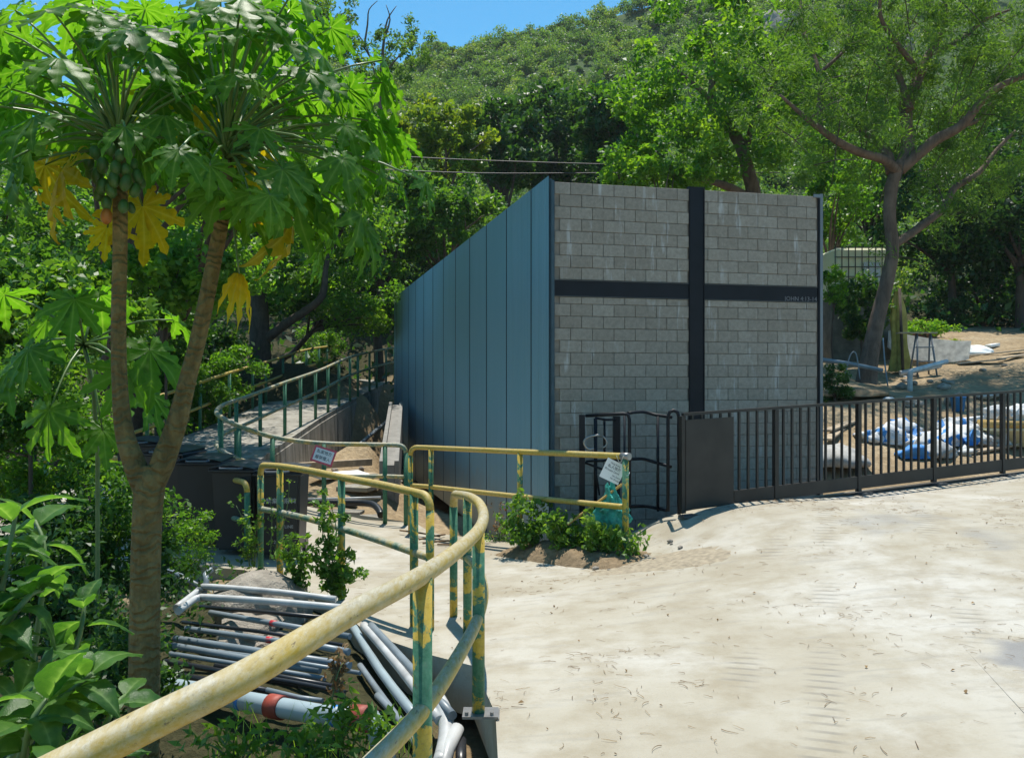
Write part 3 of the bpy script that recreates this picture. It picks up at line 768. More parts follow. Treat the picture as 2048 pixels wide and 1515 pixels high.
notice('warning_sign', 'small red bordered paper sign tied to the railing by the ramp', P(647, 911, 11.62), .30, .215, face(R(-4), R(-17), R(-12)),
       [('私家地方', .052, 0, .022, 'CENTER'), ('嚴禁擅入', .052, 0, -.052, 'CENTER')], m_redb)
notice('private_land_sign', 'white paper notice hanging crooked from the end of the yellow railing', P(1226, 942, 8.47), .20, .195, face(R(8), R(-26)),
       [('Hong Kong', .022, -.055, .060, 'LEFT'), ('私人地方', .034, -.07, .022, 'LEFT'), ('Private Land', .030, -.085, -.010, 'LEFT'), ('No Entry', .022, .01, -.045, 'LEFT'), ('No Dumping', .022, .0, -.072, 'LEFT')])
tie = MB().tube([P(1233, 911, 8.43), P(1240, 925, 8.44), P(1247, 911, 8.36)], .002, 5, True, 4).tube([P(1246, 951, 8.46), P(1256, 950, 8.34), P(1259, 944, 8.40)], .002, 5, True, 4)
tag(tie.build('string_tie', m_white), 'thin white string tying the white notice to the rail', 'string')

# ------------------------------------------------------------------ bins beside the path
def bin_(loc, rotz, label, texts=()):
    root = thing('wheelie_bin', loc, label, 'bin', 'black wheelie bins by the path', rotz)
    W0, W1, D0, D1, H = .40, .46, .44, .56, .90
    vs = []
    for (w_, d_, z) in ((W0, D0, .06), (W1, D1, H)):
        for (sx, sy) in ((-1, -1), (1, -1), (1, 1), (-1, 1)): vs.append((sx*w_/2, sy*d_/2, z))
    bm = bmesh.new(); q = [bm.verts.new(v) for v in vs]
    for f in ((0,3,2,1),(4,5,6,7),(0,1,5,4),(1,2,6,5),(2,3,7,6),(3,0,4,7)): bm.faces.new([q[i] for i in f])
    bmesh.ops.bevel(bm, geom=[e for e in bm.edges], offset=.025, segments=2, affect='EDGES')
    me = bpy.data.meshes.new('body'); bm.to_mesh(me); bm.free(); me.materials.append(m_binp); link('body', me, root)
    link('rim', MB_mesh(MB().box((0, 0, H - .005), (W1 + .04, D1 + .04, .035), None, .01), m_binp), root)
    # domed lid with a raised centre and a front grip
    bm = bmesh.new(); rows = []
    for j in range(7):
        y = -.31 + .64 * j / 6; rr = []
        for i in range(7):
            x = -.25 + .50 * i / 6
            z = H + .018 + .055 * math.cos(x / .25 * 1.45) * (0.55 + .45 * math.cos((y + .02) / .33 * 1.45)) + .03 * (y + .3)
            rr.append(bm.verts.new((x, y, z)))
        rows.append(rr)
    for j in range(6):
        for i in range(6): bm.faces.new((rows[j][i], rows[j][i+1], rows[j+1][i+1], rows[j+1][i]))
    bmesh.ops.solidify(bm, geom=bm.faces[:], thickness=.014)
    me = bpy.data.meshes.new('lid'); bm.to_mesh(me); bm.free(); me.materials.append(m_lid); lid = link('lid', me, root)
    link('grip', MB_mesh(MB().tube([(-.12, -.31, H + .03), (-.10, -.36, H + .028), (.10, -.36, H + .028), (.12, -.31, H + .03)], .011, 8), m_lid), lid)
    link('handle', MB_mesh(MB().tube([(-.2, .28, H - .02), (-.2, .34, H + .02), (.2, .34, H + .02), (.2, .28, H - .02)], .014, 8), m_binp), root)
    for sx in (-1, 1):
        link('wheel', MB_mesh(MB().lathe([(.05, -.02), (.09, -.02), (.09, .02), (.05, .02)], (sx * .19, .24, .09), 14, Matrix.Rotation(R(90), 3, 'Y')), m_pipe_k), root)
    sl_ = (D1 - D0) / 2 / (H - .06)
    for (tx, sz, x, z) in texts:
        yy = -(D0 / 2 + sl_ * (z - .06)) - .003
        o = link('lettering', text_mesh(tx, sz, m_print, align='CENTER', ext=.0004), root, (x, yy, z)); o.rotation_euler = (R(90) + math.atan(sl_) * 1.0, 0, 0)
    return root
BX = [(566, 9.5, R(3)), (484, 9.62, R(-4)), (412, 9.85, R(3)), (348, 10.1, R(-6)), (290, 10.4, R(5))]
BL = ['black wheelie bin with printed lettering behind the green post, nearest the path', 'black wheelie bin next to the lettered one, second from the path', 'third black wheelie bin in the row beside the path',
      'fourth black wheelie bin, close to the papaya trunk', 'last black wheelie bin in the row, behind the papaya trunk']
for i, ((u, d, rz), lb) in enumerate(zip(BX, BL)):
    x = (u - CU) / F * d
    bin_((x, d, pz(x, d)), rz, lb, [('嚴禁棄置廢料', .062, .0, .60), ('in the shaft', .05, .02, .50), ('HOTLINE', .045, .06, .34), ('2337', .05, .0, .18)] if i == 0 else ())

# ------------------------------------------------------------------ pipes dumped in the gully
def pipe(label, pts, r, mat, group='pipes lying in the gully', smooth=0, n=12, cat='pipe', name='pipe'):
    root = thing(name, P(*pts[0]), label, cat, group)
    tubepx(MB(), pts, r * .86, n, smooth).build('tube', mat, root, True)
    return root
def band(root, a, b_, r, mat, name='coupling', n=16):
    MB().tube([P(*a), P(*b_)], r * .88, n).build(name, mat, root, True)
pipe('upper white plastic pipe with bent end resting on the rock', [(352, 1215, 6.6), (390, 1186, 6.95), (402, 1176, 7.0), (420, 1173, 7.0), (560, 1184, 6.95), (672, 1198, 6.9)], .030, m_pvc_w, smooth=3)
pipe('lower white plastic pipe with bent end resting on the rock', [(356, 1222, 6.3), (385, 1200, 6.55), (398, 1195, 6.6), (415, 1194, 6.6), (540, 1202, 6.55), (688, 1215, 6.5)], .030, m_pvc_w, smooth=3)
pg = pipe('upper grey pipe marked with red tape', [(420, 1224, 6.75), (548, 1246, 6.45), (700, 1272, 6.1)], .024, m_pvc_g)
band(pg, (542, 1245, 6.465), (554, 1247, 6.44), .0255, m_red, 'tape')
pg = pipe('lower grey pipe marked with red tape', [(372, 1256, 6.5), (540, 1279, 6.15), (640, 1292, 5.95)], .024, m_pvc_g)
band(pg, (534, 1278, 6.165), (546, 1280, 6.14), .0255, m_red, 'tape')
pipe('thick grey pipe crossing under the foreground handrail', [(350, 1276, 6.25), (520, 1302, 5.9), (700, 1330, 5.55)], .028, m_pvc_g)
pipe('dull grey pipe just below the thick grey pipe', [(345, 1290, 6.1), (480, 1314, 5.85), (640, 1340, 5.6)], .026, m_pvc_g)
pipe('pale grey pipe end poking out right of the handrail', [(590, 1283, 5.85), (640, 1292, 5.8), (698, 1303, 5.7)], .026, m_pvc_g)
pipe('thin dark pipe in the shaded gap under the handrail', [(430, 1330, 5.7), (560, 1352, 5.5), (670, 1372, 5.3)], .018, m_pipe_k)
pipe('black hose bundled beside the dark pipe', [(460, 1345, 5.6), (580, 1362, 5.4), (690, 1384, 5.2)], .016, m_pipe_k, smooth=3)
pipe('thin grey pipe beside the large pale blue pipe', [(534, 1378, 5.25), (600, 1394, 5.15), (645, 1400, 5.1)], .016, m_pvc_g)
for lb, pts, r_, mt in [('thin black pipe behind the lower white pipe', [(400, 1212, 6.9), (560, 1226, 6.7), (690, 1238, 6.5)], .018, m_pipe_k), ('thin dark pipe between the red taped pipes', [(365, 1243, 6.6), (520, 1262, 6.35), (690, 1290, 6.0)], .016, m_pipe_k),
    ('slim grey pipe under the dull grey pipe', [(340, 1306, 5.95), (480, 1328, 5.75), (650, 1356, 5.5)], .018, m_pvc_g), ('black pipe lying in the shade near the trunk', [(330, 1322, 5.85), (450, 1342, 5.65), (600, 1370, 5.4)], .022, m_pipe_k), ('lowest dark pipe in front of the pale blue pipe', [(330, 1345, 5.7), (440, 1362, 5.5), (560, 1385, 5.3)], .02, m_pipe_k), ('slim grey pipe crossing the others at a slant', [(420, 1300, 6.0), (560, 1318, 5.75), (720, 1345, 5.3)], .015, m_pvc_g)]:
    pipe(lb, pts, r_, mt)
pb = pipe('large pale blue pipe with red couplings low in the gully', [(300, 1368, 5.55), (400, 1382, 5.4), (480, 1399, 5.2), (640, 1428, 4.9), (735, 1437, 4.7)], .064, m_pvc_b, n=18)
band(pb, (540, 1410, 5.09), (566, 1415, 5.04), .076, m_coupl); band(pb, (708, 1434, 4.76), (742, 1437, 4.69), .078, m_coupl)
band(pb, (478, 1398.6, 5.2), (486, 1400, 5.19), .0655, m_blue, 'stripe'); band(pb, (668, 1430.5, 4.84), (680, 1432, 4.82), .0655, m_blue, 'stripe')
pipe('pale blue pipe branching down towards the camera from the red coupling', [(738, 1434, 4.70), (756, 1465, 4.72), (776, 1540, 4.55)], .066, m_pvc_b, n=18)
for i, (a, m_, e, mt, r_, lb) in enumerate([
    ((708, 1255, 6.54), (760, 1340, 5.76), (838, 1440, 5.01), m_pvc_b, .034, 'long pale blue pipe running along the kerb, outermost of the bundle'),
    ((728, 1250, 6.38), (800, 1335, 5.59), (880, 1440, 4.85), m_pvc_w, .034, 'long white pipe running along the kerb inside the bundle'),
    ((742, 1250, 6.31), (815, 1328, 5.56), (905, 1430, 4.82), m_pvc_g, .030, 'long grey pipe pressed against the kerb'),
    ((720, 1330, 5.99), (770, 1400, 5.41), (830, 1480, 4.88), m_pvc_g, .024, 'thin grey pipe beneath the bundle by the kerb'),
    ((755, 1390, 5.39), (800, 1440, 5.07), (842, 1500, 4.73), m_pvc_g, .026, 'short grey pipe beside the near railing post')]):
    pipe(lb, [a, m_, e], r_, mt, smooth=3)
pipe('fat white pipe curving up beside the near railing post', [(868, 1385, 5.11), (888, 1420, 4.95), (893, 1470, 4.75), (880, 1530, 4.49)], .050, m_pvc_w, smooth=4, n=16)
pipe('white pipe stub poking out under the base plate', [(915, 1455, 4.75), (895, 1500, 4.60), (880, 1560, 4.37)], .042, m_pvc_w, n=14)
pipe('dark capped pipe end at the foot of the near post', [(922, 1480, 4.73), (922, 1540, 4.48)], .034, m_pipe_k)
pipe('grey ribbed hose leading out of the shade to the white pipes', [(318, 1130, 7.6), (360, 1150, 7.4), (398, 1172, 7.1)], .024, m_pvc_g)
pipe('crooked grey elbow pipe standing beside the ribbed hose', [(408, 1186, 7.05), (413, 1160, 7.1), (411, 1148, 7.15), (424, 1138, 7.2)], .026, m_pvc_g, smooth=3)

def rock(name, label, c, size, mat, seed=0, n=3, cat='rock', group=None, rough=.18):
    bm = bmesh.new(); bmesh.ops.create_icosphere(bm, subdivisions=n, radius=1)
    rr = np.random.default_rng(seed); k = rr.normal(size=(5, 3)) * 1.6; ph = rr.uniform(0, 6, 5)
    for v in bm.verts:
        d = sum(math.sin(v.co.dot(Vector(k[i])) * 1.5 + ph[i]) for i in range(5)) / 5
        e = sum(math.sin(v.co.dot(Vector(k[i])) * 5 + ph[i] * 2) for i in range(5)) / 5
        v.co = v.co * (1 + rough * 1.6 * d + rough * .4 * e)
        v.co = Vector((v.co.x * size[0], v.co.y * size[1], v.co.z * size[2]))
    me = bpy.data.meshes.new(name); bm.to_mesh(me); bm.free(); me.materials.append(mat)
    o = link(name, me, None, c, (0, 0, rr.uniform(0, 6)))
    return tag(o, label, cat, group) if label else o
rock('boulder', 'pale granite boulder behind the white pipes', P(525, 1185, 7.25) - Vector((0, 0, .12)), (.42, .34, .30), m_stone, 4)
rock('boulder', 'low broken rock under the white pipes', P(500, 1240, 6.9) - Vector((0, 0, .10)), (.50, .26, .16), m_stone, 9, rough=.3)
rock('boulder', 'small mossy rock beside the red taped pipes', P(560, 1275, 6.3) - Vector((0, 0, .06)), (.16, .14, .09), m_stone, 12, rough=.3)

# ------------------------------------------------------------------ foliage tools
def rand_unit(n, up=0.0):
    v = rng.normal(size=(n, 3)); v[:, 2] += up; return v / np.linalg.norm(v, axis=1, keepdims=True)
def leaf_quads(Pp, S, up=0.7, aspect=.5, fold=.12, droop=0.0):
    n = len(Pp); nm = rand_unit(n, up)
    t = rng.normal(size=(n, 3)); t[:, 2] -= droop; t -= nm * (t * nm).sum(1, keepdims=True); t /= np.linalg.norm(t, axis=1, keepdims=True)
    bb = np.cross(nm, t); S = np.asarray(S).reshape(-1, 1)
    A = Pp - t * S * .5; C = Pp + t * S * .5
    B = Pp + bb * S * aspect * .5 + nm * S * fold - t * S * .08; Dd = Pp - bb * S * aspect * .5 + nm * S * fold - t * S * .08
    V = np.stack([A, B, C, Dd], 1).reshape(-1, 3)
    return V, np.arange(4 * n).reshape(-1, 4)
def ball(n, power=.45):
    v = rand_unit(n); return v * (rng.uniform(0, 1, (n, 1)) ** power)
def cluster_leaves(clusters, n_each, size, up=.7, aspect=.5, droop=0.0, tint_sd=.16):
    """clusters: rows (x,y,z, rx,ry,rz, tint)"""
    cl = np.asarray(clusters, float); Ps = []; T = []
    for c in cl:
        n = max(4, int(n_each * rng.uniform(.6, 1.4)))
        q = ball(n, .5) * c[3:6] + c[:3]; Ps.append(q)
        T.append(np.clip(c[6] + rng.normal(0, tint_sd, n), 0, 1))
    Pp = np.concatenate(Ps); T = np.concatenate(T)
    V, Fq = leaf_quads(Pp, size * rng.uniform(.6, 1.35, len(Pp)), up, aspect, .12, droop)
    return V, Fq, T
def branch_curve(a, b_, sag=.1, k=4):
    a, b_ = Vector(a), Vector(b_); L = (b_ - a).length; out = []
    j = Vector(rng.normal(size=3)) * L * .05
    for i in range(k + 1):
        t = i / k; p = a.lerp(b_, t); p.z += math.sin(t * math.pi) * L * sag; p += j * math.sin(t * math.pi)
        out.append(p)
    return out

def tree(label, base, crown_c, crown_r, ncl, nleaf, leaf, mat, trunk_r=.12, bark_=m_bark, cl_r=.22, aspect=.5, up=.7, group=None, limbs=None,
         droop=0.0, tint=.5, tint_sd=.18, name='tree', cat='tree', shell=.35, trunk_top=None, nbr=9, flat=.8):
    """tapered trunk, limbs to the leaf clumps, and a crown of many leaf faces in separate clumps"""
    root = thing(name, base, label, cat, group)
    base = Vector(base); cc = Vector(crown_c); cr = np.array(crown_r, float)
    q = ball(ncl, shell); cl = np.c_[q * cr * .86 + np.array(cc), np.zeros((ncl, 4))]
    rad = cl_r * cr.mean() * rng.uniform(.65, 1.35, ncl)
    cl[:, 3] = rad; cl[:, 4] = rad; cl[:, 5] = rad * flat
    cl[:, 6] = np.clip(tint + rng.normal(0, .16, ncl), 0, 1)
    V, Fq, T = cluster_leaves(cl, nleaf / ncl, leaf, up, aspect, droop, tint_sd)
    link('crown', quads_mesh('crown', V - np.array(base), Fq, mat, T), root)
    top = Vector(trunk_top) if trunk_top else base.lerp(cc, .62)
    if limbs is None:
        mid = base.lerp(top, .5) + Vector(rng.normal(size=3)) * (top - base).length * .05
        mb = MB().tube([base - Vector((0, 0, .3)), base.lerp(mid, .5), mid, top], [trunk_r * 1.3, trunk_r * 1.05, trunk_r * .9, trunk_r * .7], 9, True, 3)
        mb.build('trunk', bark_, root, True)
        for i in rng.choice(ncl, min(nbr, ncl), replace=False):
            e = Vector(cl[i, :3]); st = base.lerp(top, float(rng.uniform(.75, 1)))
            pts = branch_curve(st, e, .08); MB().tube(pts, list(np.linspace(trunk_r * .5, trunk_r * .1, len(pts))), 6).build('branch', bark_, root, True)
    else:
        for (nm, pts, rs) in limbs:
            MB().tube(pts, rs, 10, True, 4).build(nm, bark_, root, True)
    return root
def U(u, v, d): return tuple(P(u, v, d))
def px(n, d): return n * d / F

# ------------------------------------------------------------------ large tree at the right (fine feathery foliage)
D_ = 17.0
base = P(1737, 775, D_); base.z = tz(base.x, base.y)
def L(pts, d0=D_, dd=0.0): return [P(u, v, d0 + dd * i) for i, (u, v) in enumerate(pts)]
rt = thing('feathery_tree', base, 'large spreading tree with fine feathery leaves standing in the yard at right', 'tree')
bark_l = [('trunk', [(1730, 790), (1737, 730), (1752, 650), (1772, 570), (1785, 500), (1779, 430), (1784, 370), (1797, 335)], [24, 18, 15, 13.5, 12.5, 12, 12.5, 11.5], 0),
    ('branch', [(1797, 345), (1767, 319), (1720, 305), (1674, 282), (1614, 238), (1560, 190)], [10, 9, 8, 7, 5, 2], -.25),
    ('branch', [(1783, 345), (1771, 300), (1734, 266), (1688, 227), (1650, 170)], [11, 10, 8, 6, 3], .3),
    ('branch', [(1797, 340), (1815, 296), (1813, 222), (1840, 148), (1859, 106), (1890, 50), (1885, -40)], [14, 13, 12, 10, 8, 6, 3], .15),
    ('branch', [(1800, 340), (1868, 282), (1924, 250), (1980, 185), (2060, 145), (2140, 110)], [12, 11, 9, 7, 5, 3], -.2),
    ('branch', [(1788, 490), (1840, 454), (1887, 416), (1910, 375), (1956, 347), (1993, 300), (2030, 262)], [9, 8, 7, 7, 6, 4, 3], .2),
    ('branch', [(1820, 220), (1790, 130), (1750, 40), (1740, -30)], [8, 6, 4, 2], .3),
    ('branch', [(1842, 148), (1800, 95), (1760, 30), (1770, -50)], [7, 5, 4, 2], -.3),
    ('branch', [(1858, 108), (1920, 80), (1970, 40), (2020, 20)], [6, 5, 4, 2], .2),
    ('branch', [(1640, 258), (1637, 143), (1606, 60), (1600, -20)], [6, 5, 4, 2], .5),
    ('branch', [(1640, 145), (1690, 100), (1720, 50)], [4, 3, 2], .2),
    ('branch', [(1924, 250), (1960, 235), (2010, 150), (2030, 90)], [5, 4, 3, 2], .3)]
cl = []
for nm, pts, rs, dd in bark_l:
    pp = L(pts, D_, dd); MB().tube(pp, [px(k, D_) for k in rs], 10, True, 4).build(nm, m_bark, rt, True)
    if nm == 'branch':
        sm, _ = catmull(pp, [0] * len(pp), 4)
        for p in sm[len(sm) // 3:]:
            for _k in range(4):
                q = p + Vector(rng.normal(size=3)) * .6 + Vector((0, 0, .25)); rr = rng.uniform(.18, .40)
                cl.append((q.x, q.y, q.z, rr, rr, rr * .75, np.clip(.5 + rng.normal(0, .18), 0, 1)))
for _k in range(46):
    u, v = rng.uniform(1560, 2200), rng.uniform(-120, 330)
    if v > 200 and u < 1700: continue
    q = P(u, v, D_ + rng.uniform(-.6, 3.2)); rr = rng.uniform(.3, .6)
    cl.append((q.x, q.y, q.z, rr, rr, rr * .75, np.clip(.5 + rng.normal(0, .18), 0, 1)))
V, Fq, T = cluster_leaves(cl, 105, .125, .3, .16, .3)
link('crown', quads_mesh('crown', V - np.array(base), Fq, m_leaf_soft, T), rt)
# twigs inside the crown
tw = MB()
for c in cl[::3]:
    a = Vector(c[:3]); e = a + Vector(rng.normal(size=3)) * .45; tw.tube([a, a.lerp(e, .5) + Vector((0, 0, .05)), e], [.012, .009, .004], 5)
tag(tw.build('twig', m_bark_dark, rt), kind='stuff')

# ------------------------------------------------------------------ other trees one can tell apart
def gb(u, d): x = (u - CU) / F * d; return (x, d, tz(x, d))
bt = gb(1530, 20)
tree('bright green broadleaf tree rising behind the block wall of the shed', bt, U(1440, 190, 20), (3.0, 2.2, 2.7), 120, 15000, .15, m_leaf_bright, .16, cl_r=.16, tint=.5,
     limbs=[('trunk', [Vector(bt) - Vector((0, 0, .3)), P(1510, 420, 20), P(1498, 350, 20), P(1480, 290, 20.1), P(1455, 250, 20.2), P(1425, 210, 20.3), P(1425, 120, 20.4), P(1410, 40, 20.5)], [.2, .17, .15, .13, .12, .10, .06, .03]),
            ('branch', [P(1505, 400, 20), P(1460, 375, 19.7), P(1420, 362, 19.5), P(1360, 348, 19.3), P(1300, 330, 19)], [.11, .09, .07, .05, .02]),
            ('branch', [P(1490, 320, 20), P(1510, 230, 20), P(1560, 150, 20)], [.08, .06, .03]),
            ('branch', [P(1440, 220, 20.2), P(1390, 170, 20), P(1340, 130, 20)], [.07, .05, .02])])
tree('low bright bush tree leaning over the top of the shed wall', gb(1330, 18.5), U(1310, 325, 18.5), (1.3, 1.0, .85), 36, 4200, .13, m_leaf_bright, .07, cl_r=.24, tint=.6)
tree('bright green tree between the shed corner and the water tank', gb(1640, 22.5), U(1675, 400, 22.5), (1.2, 1.1, 1.4), 44, 5200, .12, m_leaf_bright, .08, cl_r=.24, tint=.5)
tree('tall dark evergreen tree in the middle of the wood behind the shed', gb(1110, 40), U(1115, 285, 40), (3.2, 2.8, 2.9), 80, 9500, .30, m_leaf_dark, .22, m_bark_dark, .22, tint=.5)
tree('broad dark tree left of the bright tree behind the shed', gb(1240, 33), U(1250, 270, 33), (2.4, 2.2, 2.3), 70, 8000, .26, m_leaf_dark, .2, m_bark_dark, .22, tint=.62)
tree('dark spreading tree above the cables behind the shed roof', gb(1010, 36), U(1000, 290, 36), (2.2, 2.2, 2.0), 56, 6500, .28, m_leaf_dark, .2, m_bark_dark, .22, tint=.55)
tree('yellowish green tree left of the dark wood under the sparse tree', gb(900, 30), U(885, 285, 30), (2.0, 1.8, 1.7), 60, 7200, .20, m_leaf_yellowish, .13, m_bark, .2, tint=.5)
tree('lighter green tree just beyond the top of the metal wall', gb(880, 27), U(900, 440, 27), (1.8, 1.8, 1.5), 60, 7500, .17, m_leaf_mid, .12, m_bark, .2, tint=.65)
tree('green tree between the papaya crown and the metal wall', gb(760, 26), U(770, 430, 26), (1.9, 1.8, 2.2), 60, 7500, .18, m_leaf_mid, .13, m_bark_dark, .2, tint=.6)
lt = gb(522, 22)
tree('tree with thick dark trunk and leaning limb beside the ramp', lt, U(600, 470, 22.5), (3.0, 2.2, 2.2), 90, 12000, .15, m_leaf_mid, .2, m_bark_dark, .18, tint=.6,
     limbs=[('trunk', [Vector(lt) - Vector((0, 0, .3)), P(520, 690, 22.00), P(517, 600, 22.10), P(508, 500, 22.20), P(490, 400, 22.30), P(480, 320, 22.50)], [.29, .25, .22, .19, .14, .07]),
            ('branch', [P(530, 680, 22.00), P(575, 645, 21.90), P(610, 622, 21.80), P(645, 590, 21.70), P(655, 520, 21.80), P(690, 450, 22.00)], [.13, .11, .10, .09, .06, .03]),
            ('branch', [P(508, 500, 22.20), P(560, 420, 22.40), P(620, 360, 22.50)], [.09, .07, .03])])
tree('leafy tree arching over the ramp left of the metal shed', (-6.4, 24, tz(-6.4, 24)), U(690, 600, 23), (1.9, 1.6, 1.0), 50, 6500, .12, m_leaf_bright, .08, m_bark_dark, .24, tint=.45)
tree('dense dark tree shading the upper end of the ramp', gb(795, 34), U(770, 560, 31), (2.6, 2.0, 1.8), 60, 7000, .2, m_leaf_dark, .14, m_bark_dark, .25, tint=.4)
# sparse crowns against the sky
for (lb, u, d, crown, ncl, nl, limbs) in [
    ('sparse tall tree with bare twigs standing against the sky', 760, 38, [(745, 150), (770, 110), (800, 80), (830, 70), (700, 110), (730, 130), (790, 150), (810, 130), (840, 110), (760, 60), (820, 100)], 40, 2600,
        [[(765, 330), (762, 200), (764, 130), (768, 80), (775, 40), (793, 12)], [(750, 130), (725, 90), (698, 50)], [(728, 95), (735, 50), (738, 20), (755, 2)], [(763, 200), (735, 100), (708, 60)], [(768, 80), (780, 40), (772, 10)], [(766, 150), (800, 110), (825, 80)]]),
    ('loose open tree behind the papaya crown against the sky', 600, 34, [(560, 30), (600, 20), (640, 10), (670, 40), (620, 60), (650, 80), (590, 70), (570, 60), (700, 20), (630, 40), (680, 70), (545, 10), (520, 40), (690, 95), (600, 95)], 60, 4200,
        [[(610, 330), (605, 200), (615, 100), (640, 40), (650, -20)], [(608, 150), (570, 80), (540, 20)], [(612, 110), (660, 70), (700, 30)]])]:
    bs = gb(u, d); root = thing('sparse_tree', bs, lb, 'tree')
    for i, pl in enumerate(limbs):
        pp = [P(a, b_, d) for a, b_ in pl]
        if i == 0: pp = [Vector(bs)] + pp
        MB().tube(pp, list(np.linspace(.14 if i == 0 else .05, .012, len(pp))), 7, True, 3).build('trunk' if i == 0 else 'branch', m_bark, root, True)
    c2 = []
    for k in range(ncl):
        a, b_ = crown[k % len(crown)]; q = P(a + rng.normal(0, 14), b_ + rng.normal(0, 12), d + rng.normal(0, .8)); rr = rng.uniform(.22, .42)
        c2.append((q.x, q.y, q.z, rr, rr, rr, np.clip(.45 + rng.normal(0, .2), 0, 1)))
    V, Fq, T = cluster_leaves(c2, nl / ncl, .17, .4, .45)
    link('crown', quads_mesh('crown', V - np.array(bs), Fq, m_leaf_soft, T), root)
# the dark wall of trees at the right, and trees filling the left
for (lb, u, d, v, cr, ncl, nl, lf, mt, ti) in [
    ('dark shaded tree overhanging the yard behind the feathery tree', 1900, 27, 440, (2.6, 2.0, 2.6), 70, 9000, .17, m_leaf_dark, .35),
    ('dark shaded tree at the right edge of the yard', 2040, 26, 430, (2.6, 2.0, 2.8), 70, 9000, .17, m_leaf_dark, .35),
    ('pale leafed tree high above the yard at the right edge', 2010, 34, 230, (3.2, 2.6, 2.6), 70, 7500, .24, m_leaf_mid, .5),
    ('green tree filling the gap above the water tank', 1740, 28, 330, (2.4, 2.0, 2.6), 66, 8000, .18, m_leaf_mid, .6),
    ('dark tree behind the plinth of the water tank', 1690, 25, 560, (1.4, 1.2, 1.4), 40, 5000, .14, m_leaf_dark, .5),
    ('low dark tree at the back of the yard', 1960, 28.5, 590, (2.6, 1.5, 1.5), 50, 6500, .16, m_leaf_dark, .3),
    ('low dark thicket at the far right of the yard', 2130, 28, 560, (2.6, 1.6, 2.0), 50, 6000, .17, m_leaf_dark, .3),
    ('green tree rising behind the left papaya stem', 330, 17, 520, (2.2, 1.8, 1.7), 70, 9000, .13, m_leaf_bright, .5),
    ('dense green tree at the left edge behind the papaya', 60, 15, 520, (1.9, 1.7, 1.8), 70, 9000, .12, m_leaf_mid, .6),
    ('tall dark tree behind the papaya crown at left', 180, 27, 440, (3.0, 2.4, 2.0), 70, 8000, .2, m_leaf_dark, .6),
    ('dark tree filling the gap between the two papaya stems', 430, 24, 420, (2.4, 2.0, 2.4), 70, 8500, .17, m_leaf_mid, .4),
    ('tall spreading tree whose canopy shades the bins', 395, 11.6, 215, (2.1, 1.7, .95), 80, 10000, .12, m_leaf_mid, .55),
    ('leafy tree behind the papaya stems shading the foot of the ramp', 480, 14.8, 330, (2.0, 2.0, 1.2), 70, 9000, .12, m_leaf_mid, .5),
    ('dark tree behind the fork of the papaya', 330, 20, 690, (2.0, 1.6, 1.2), 50, 7000, .13, m_leaf_dark, .5)]:
    bs = gb(u, d)
    if 'shading the foot' in lb or 'shades the bins' in lb: bs = (-6.9, d + 1.5, tz(-6.9, d + 1.5))      # rooted on the bank beyond the path
    tree(lb, bs, U(u, v, d), cr, ncl, nl, lf, mt, .12, m_bark_dark, .23, tint=ti)

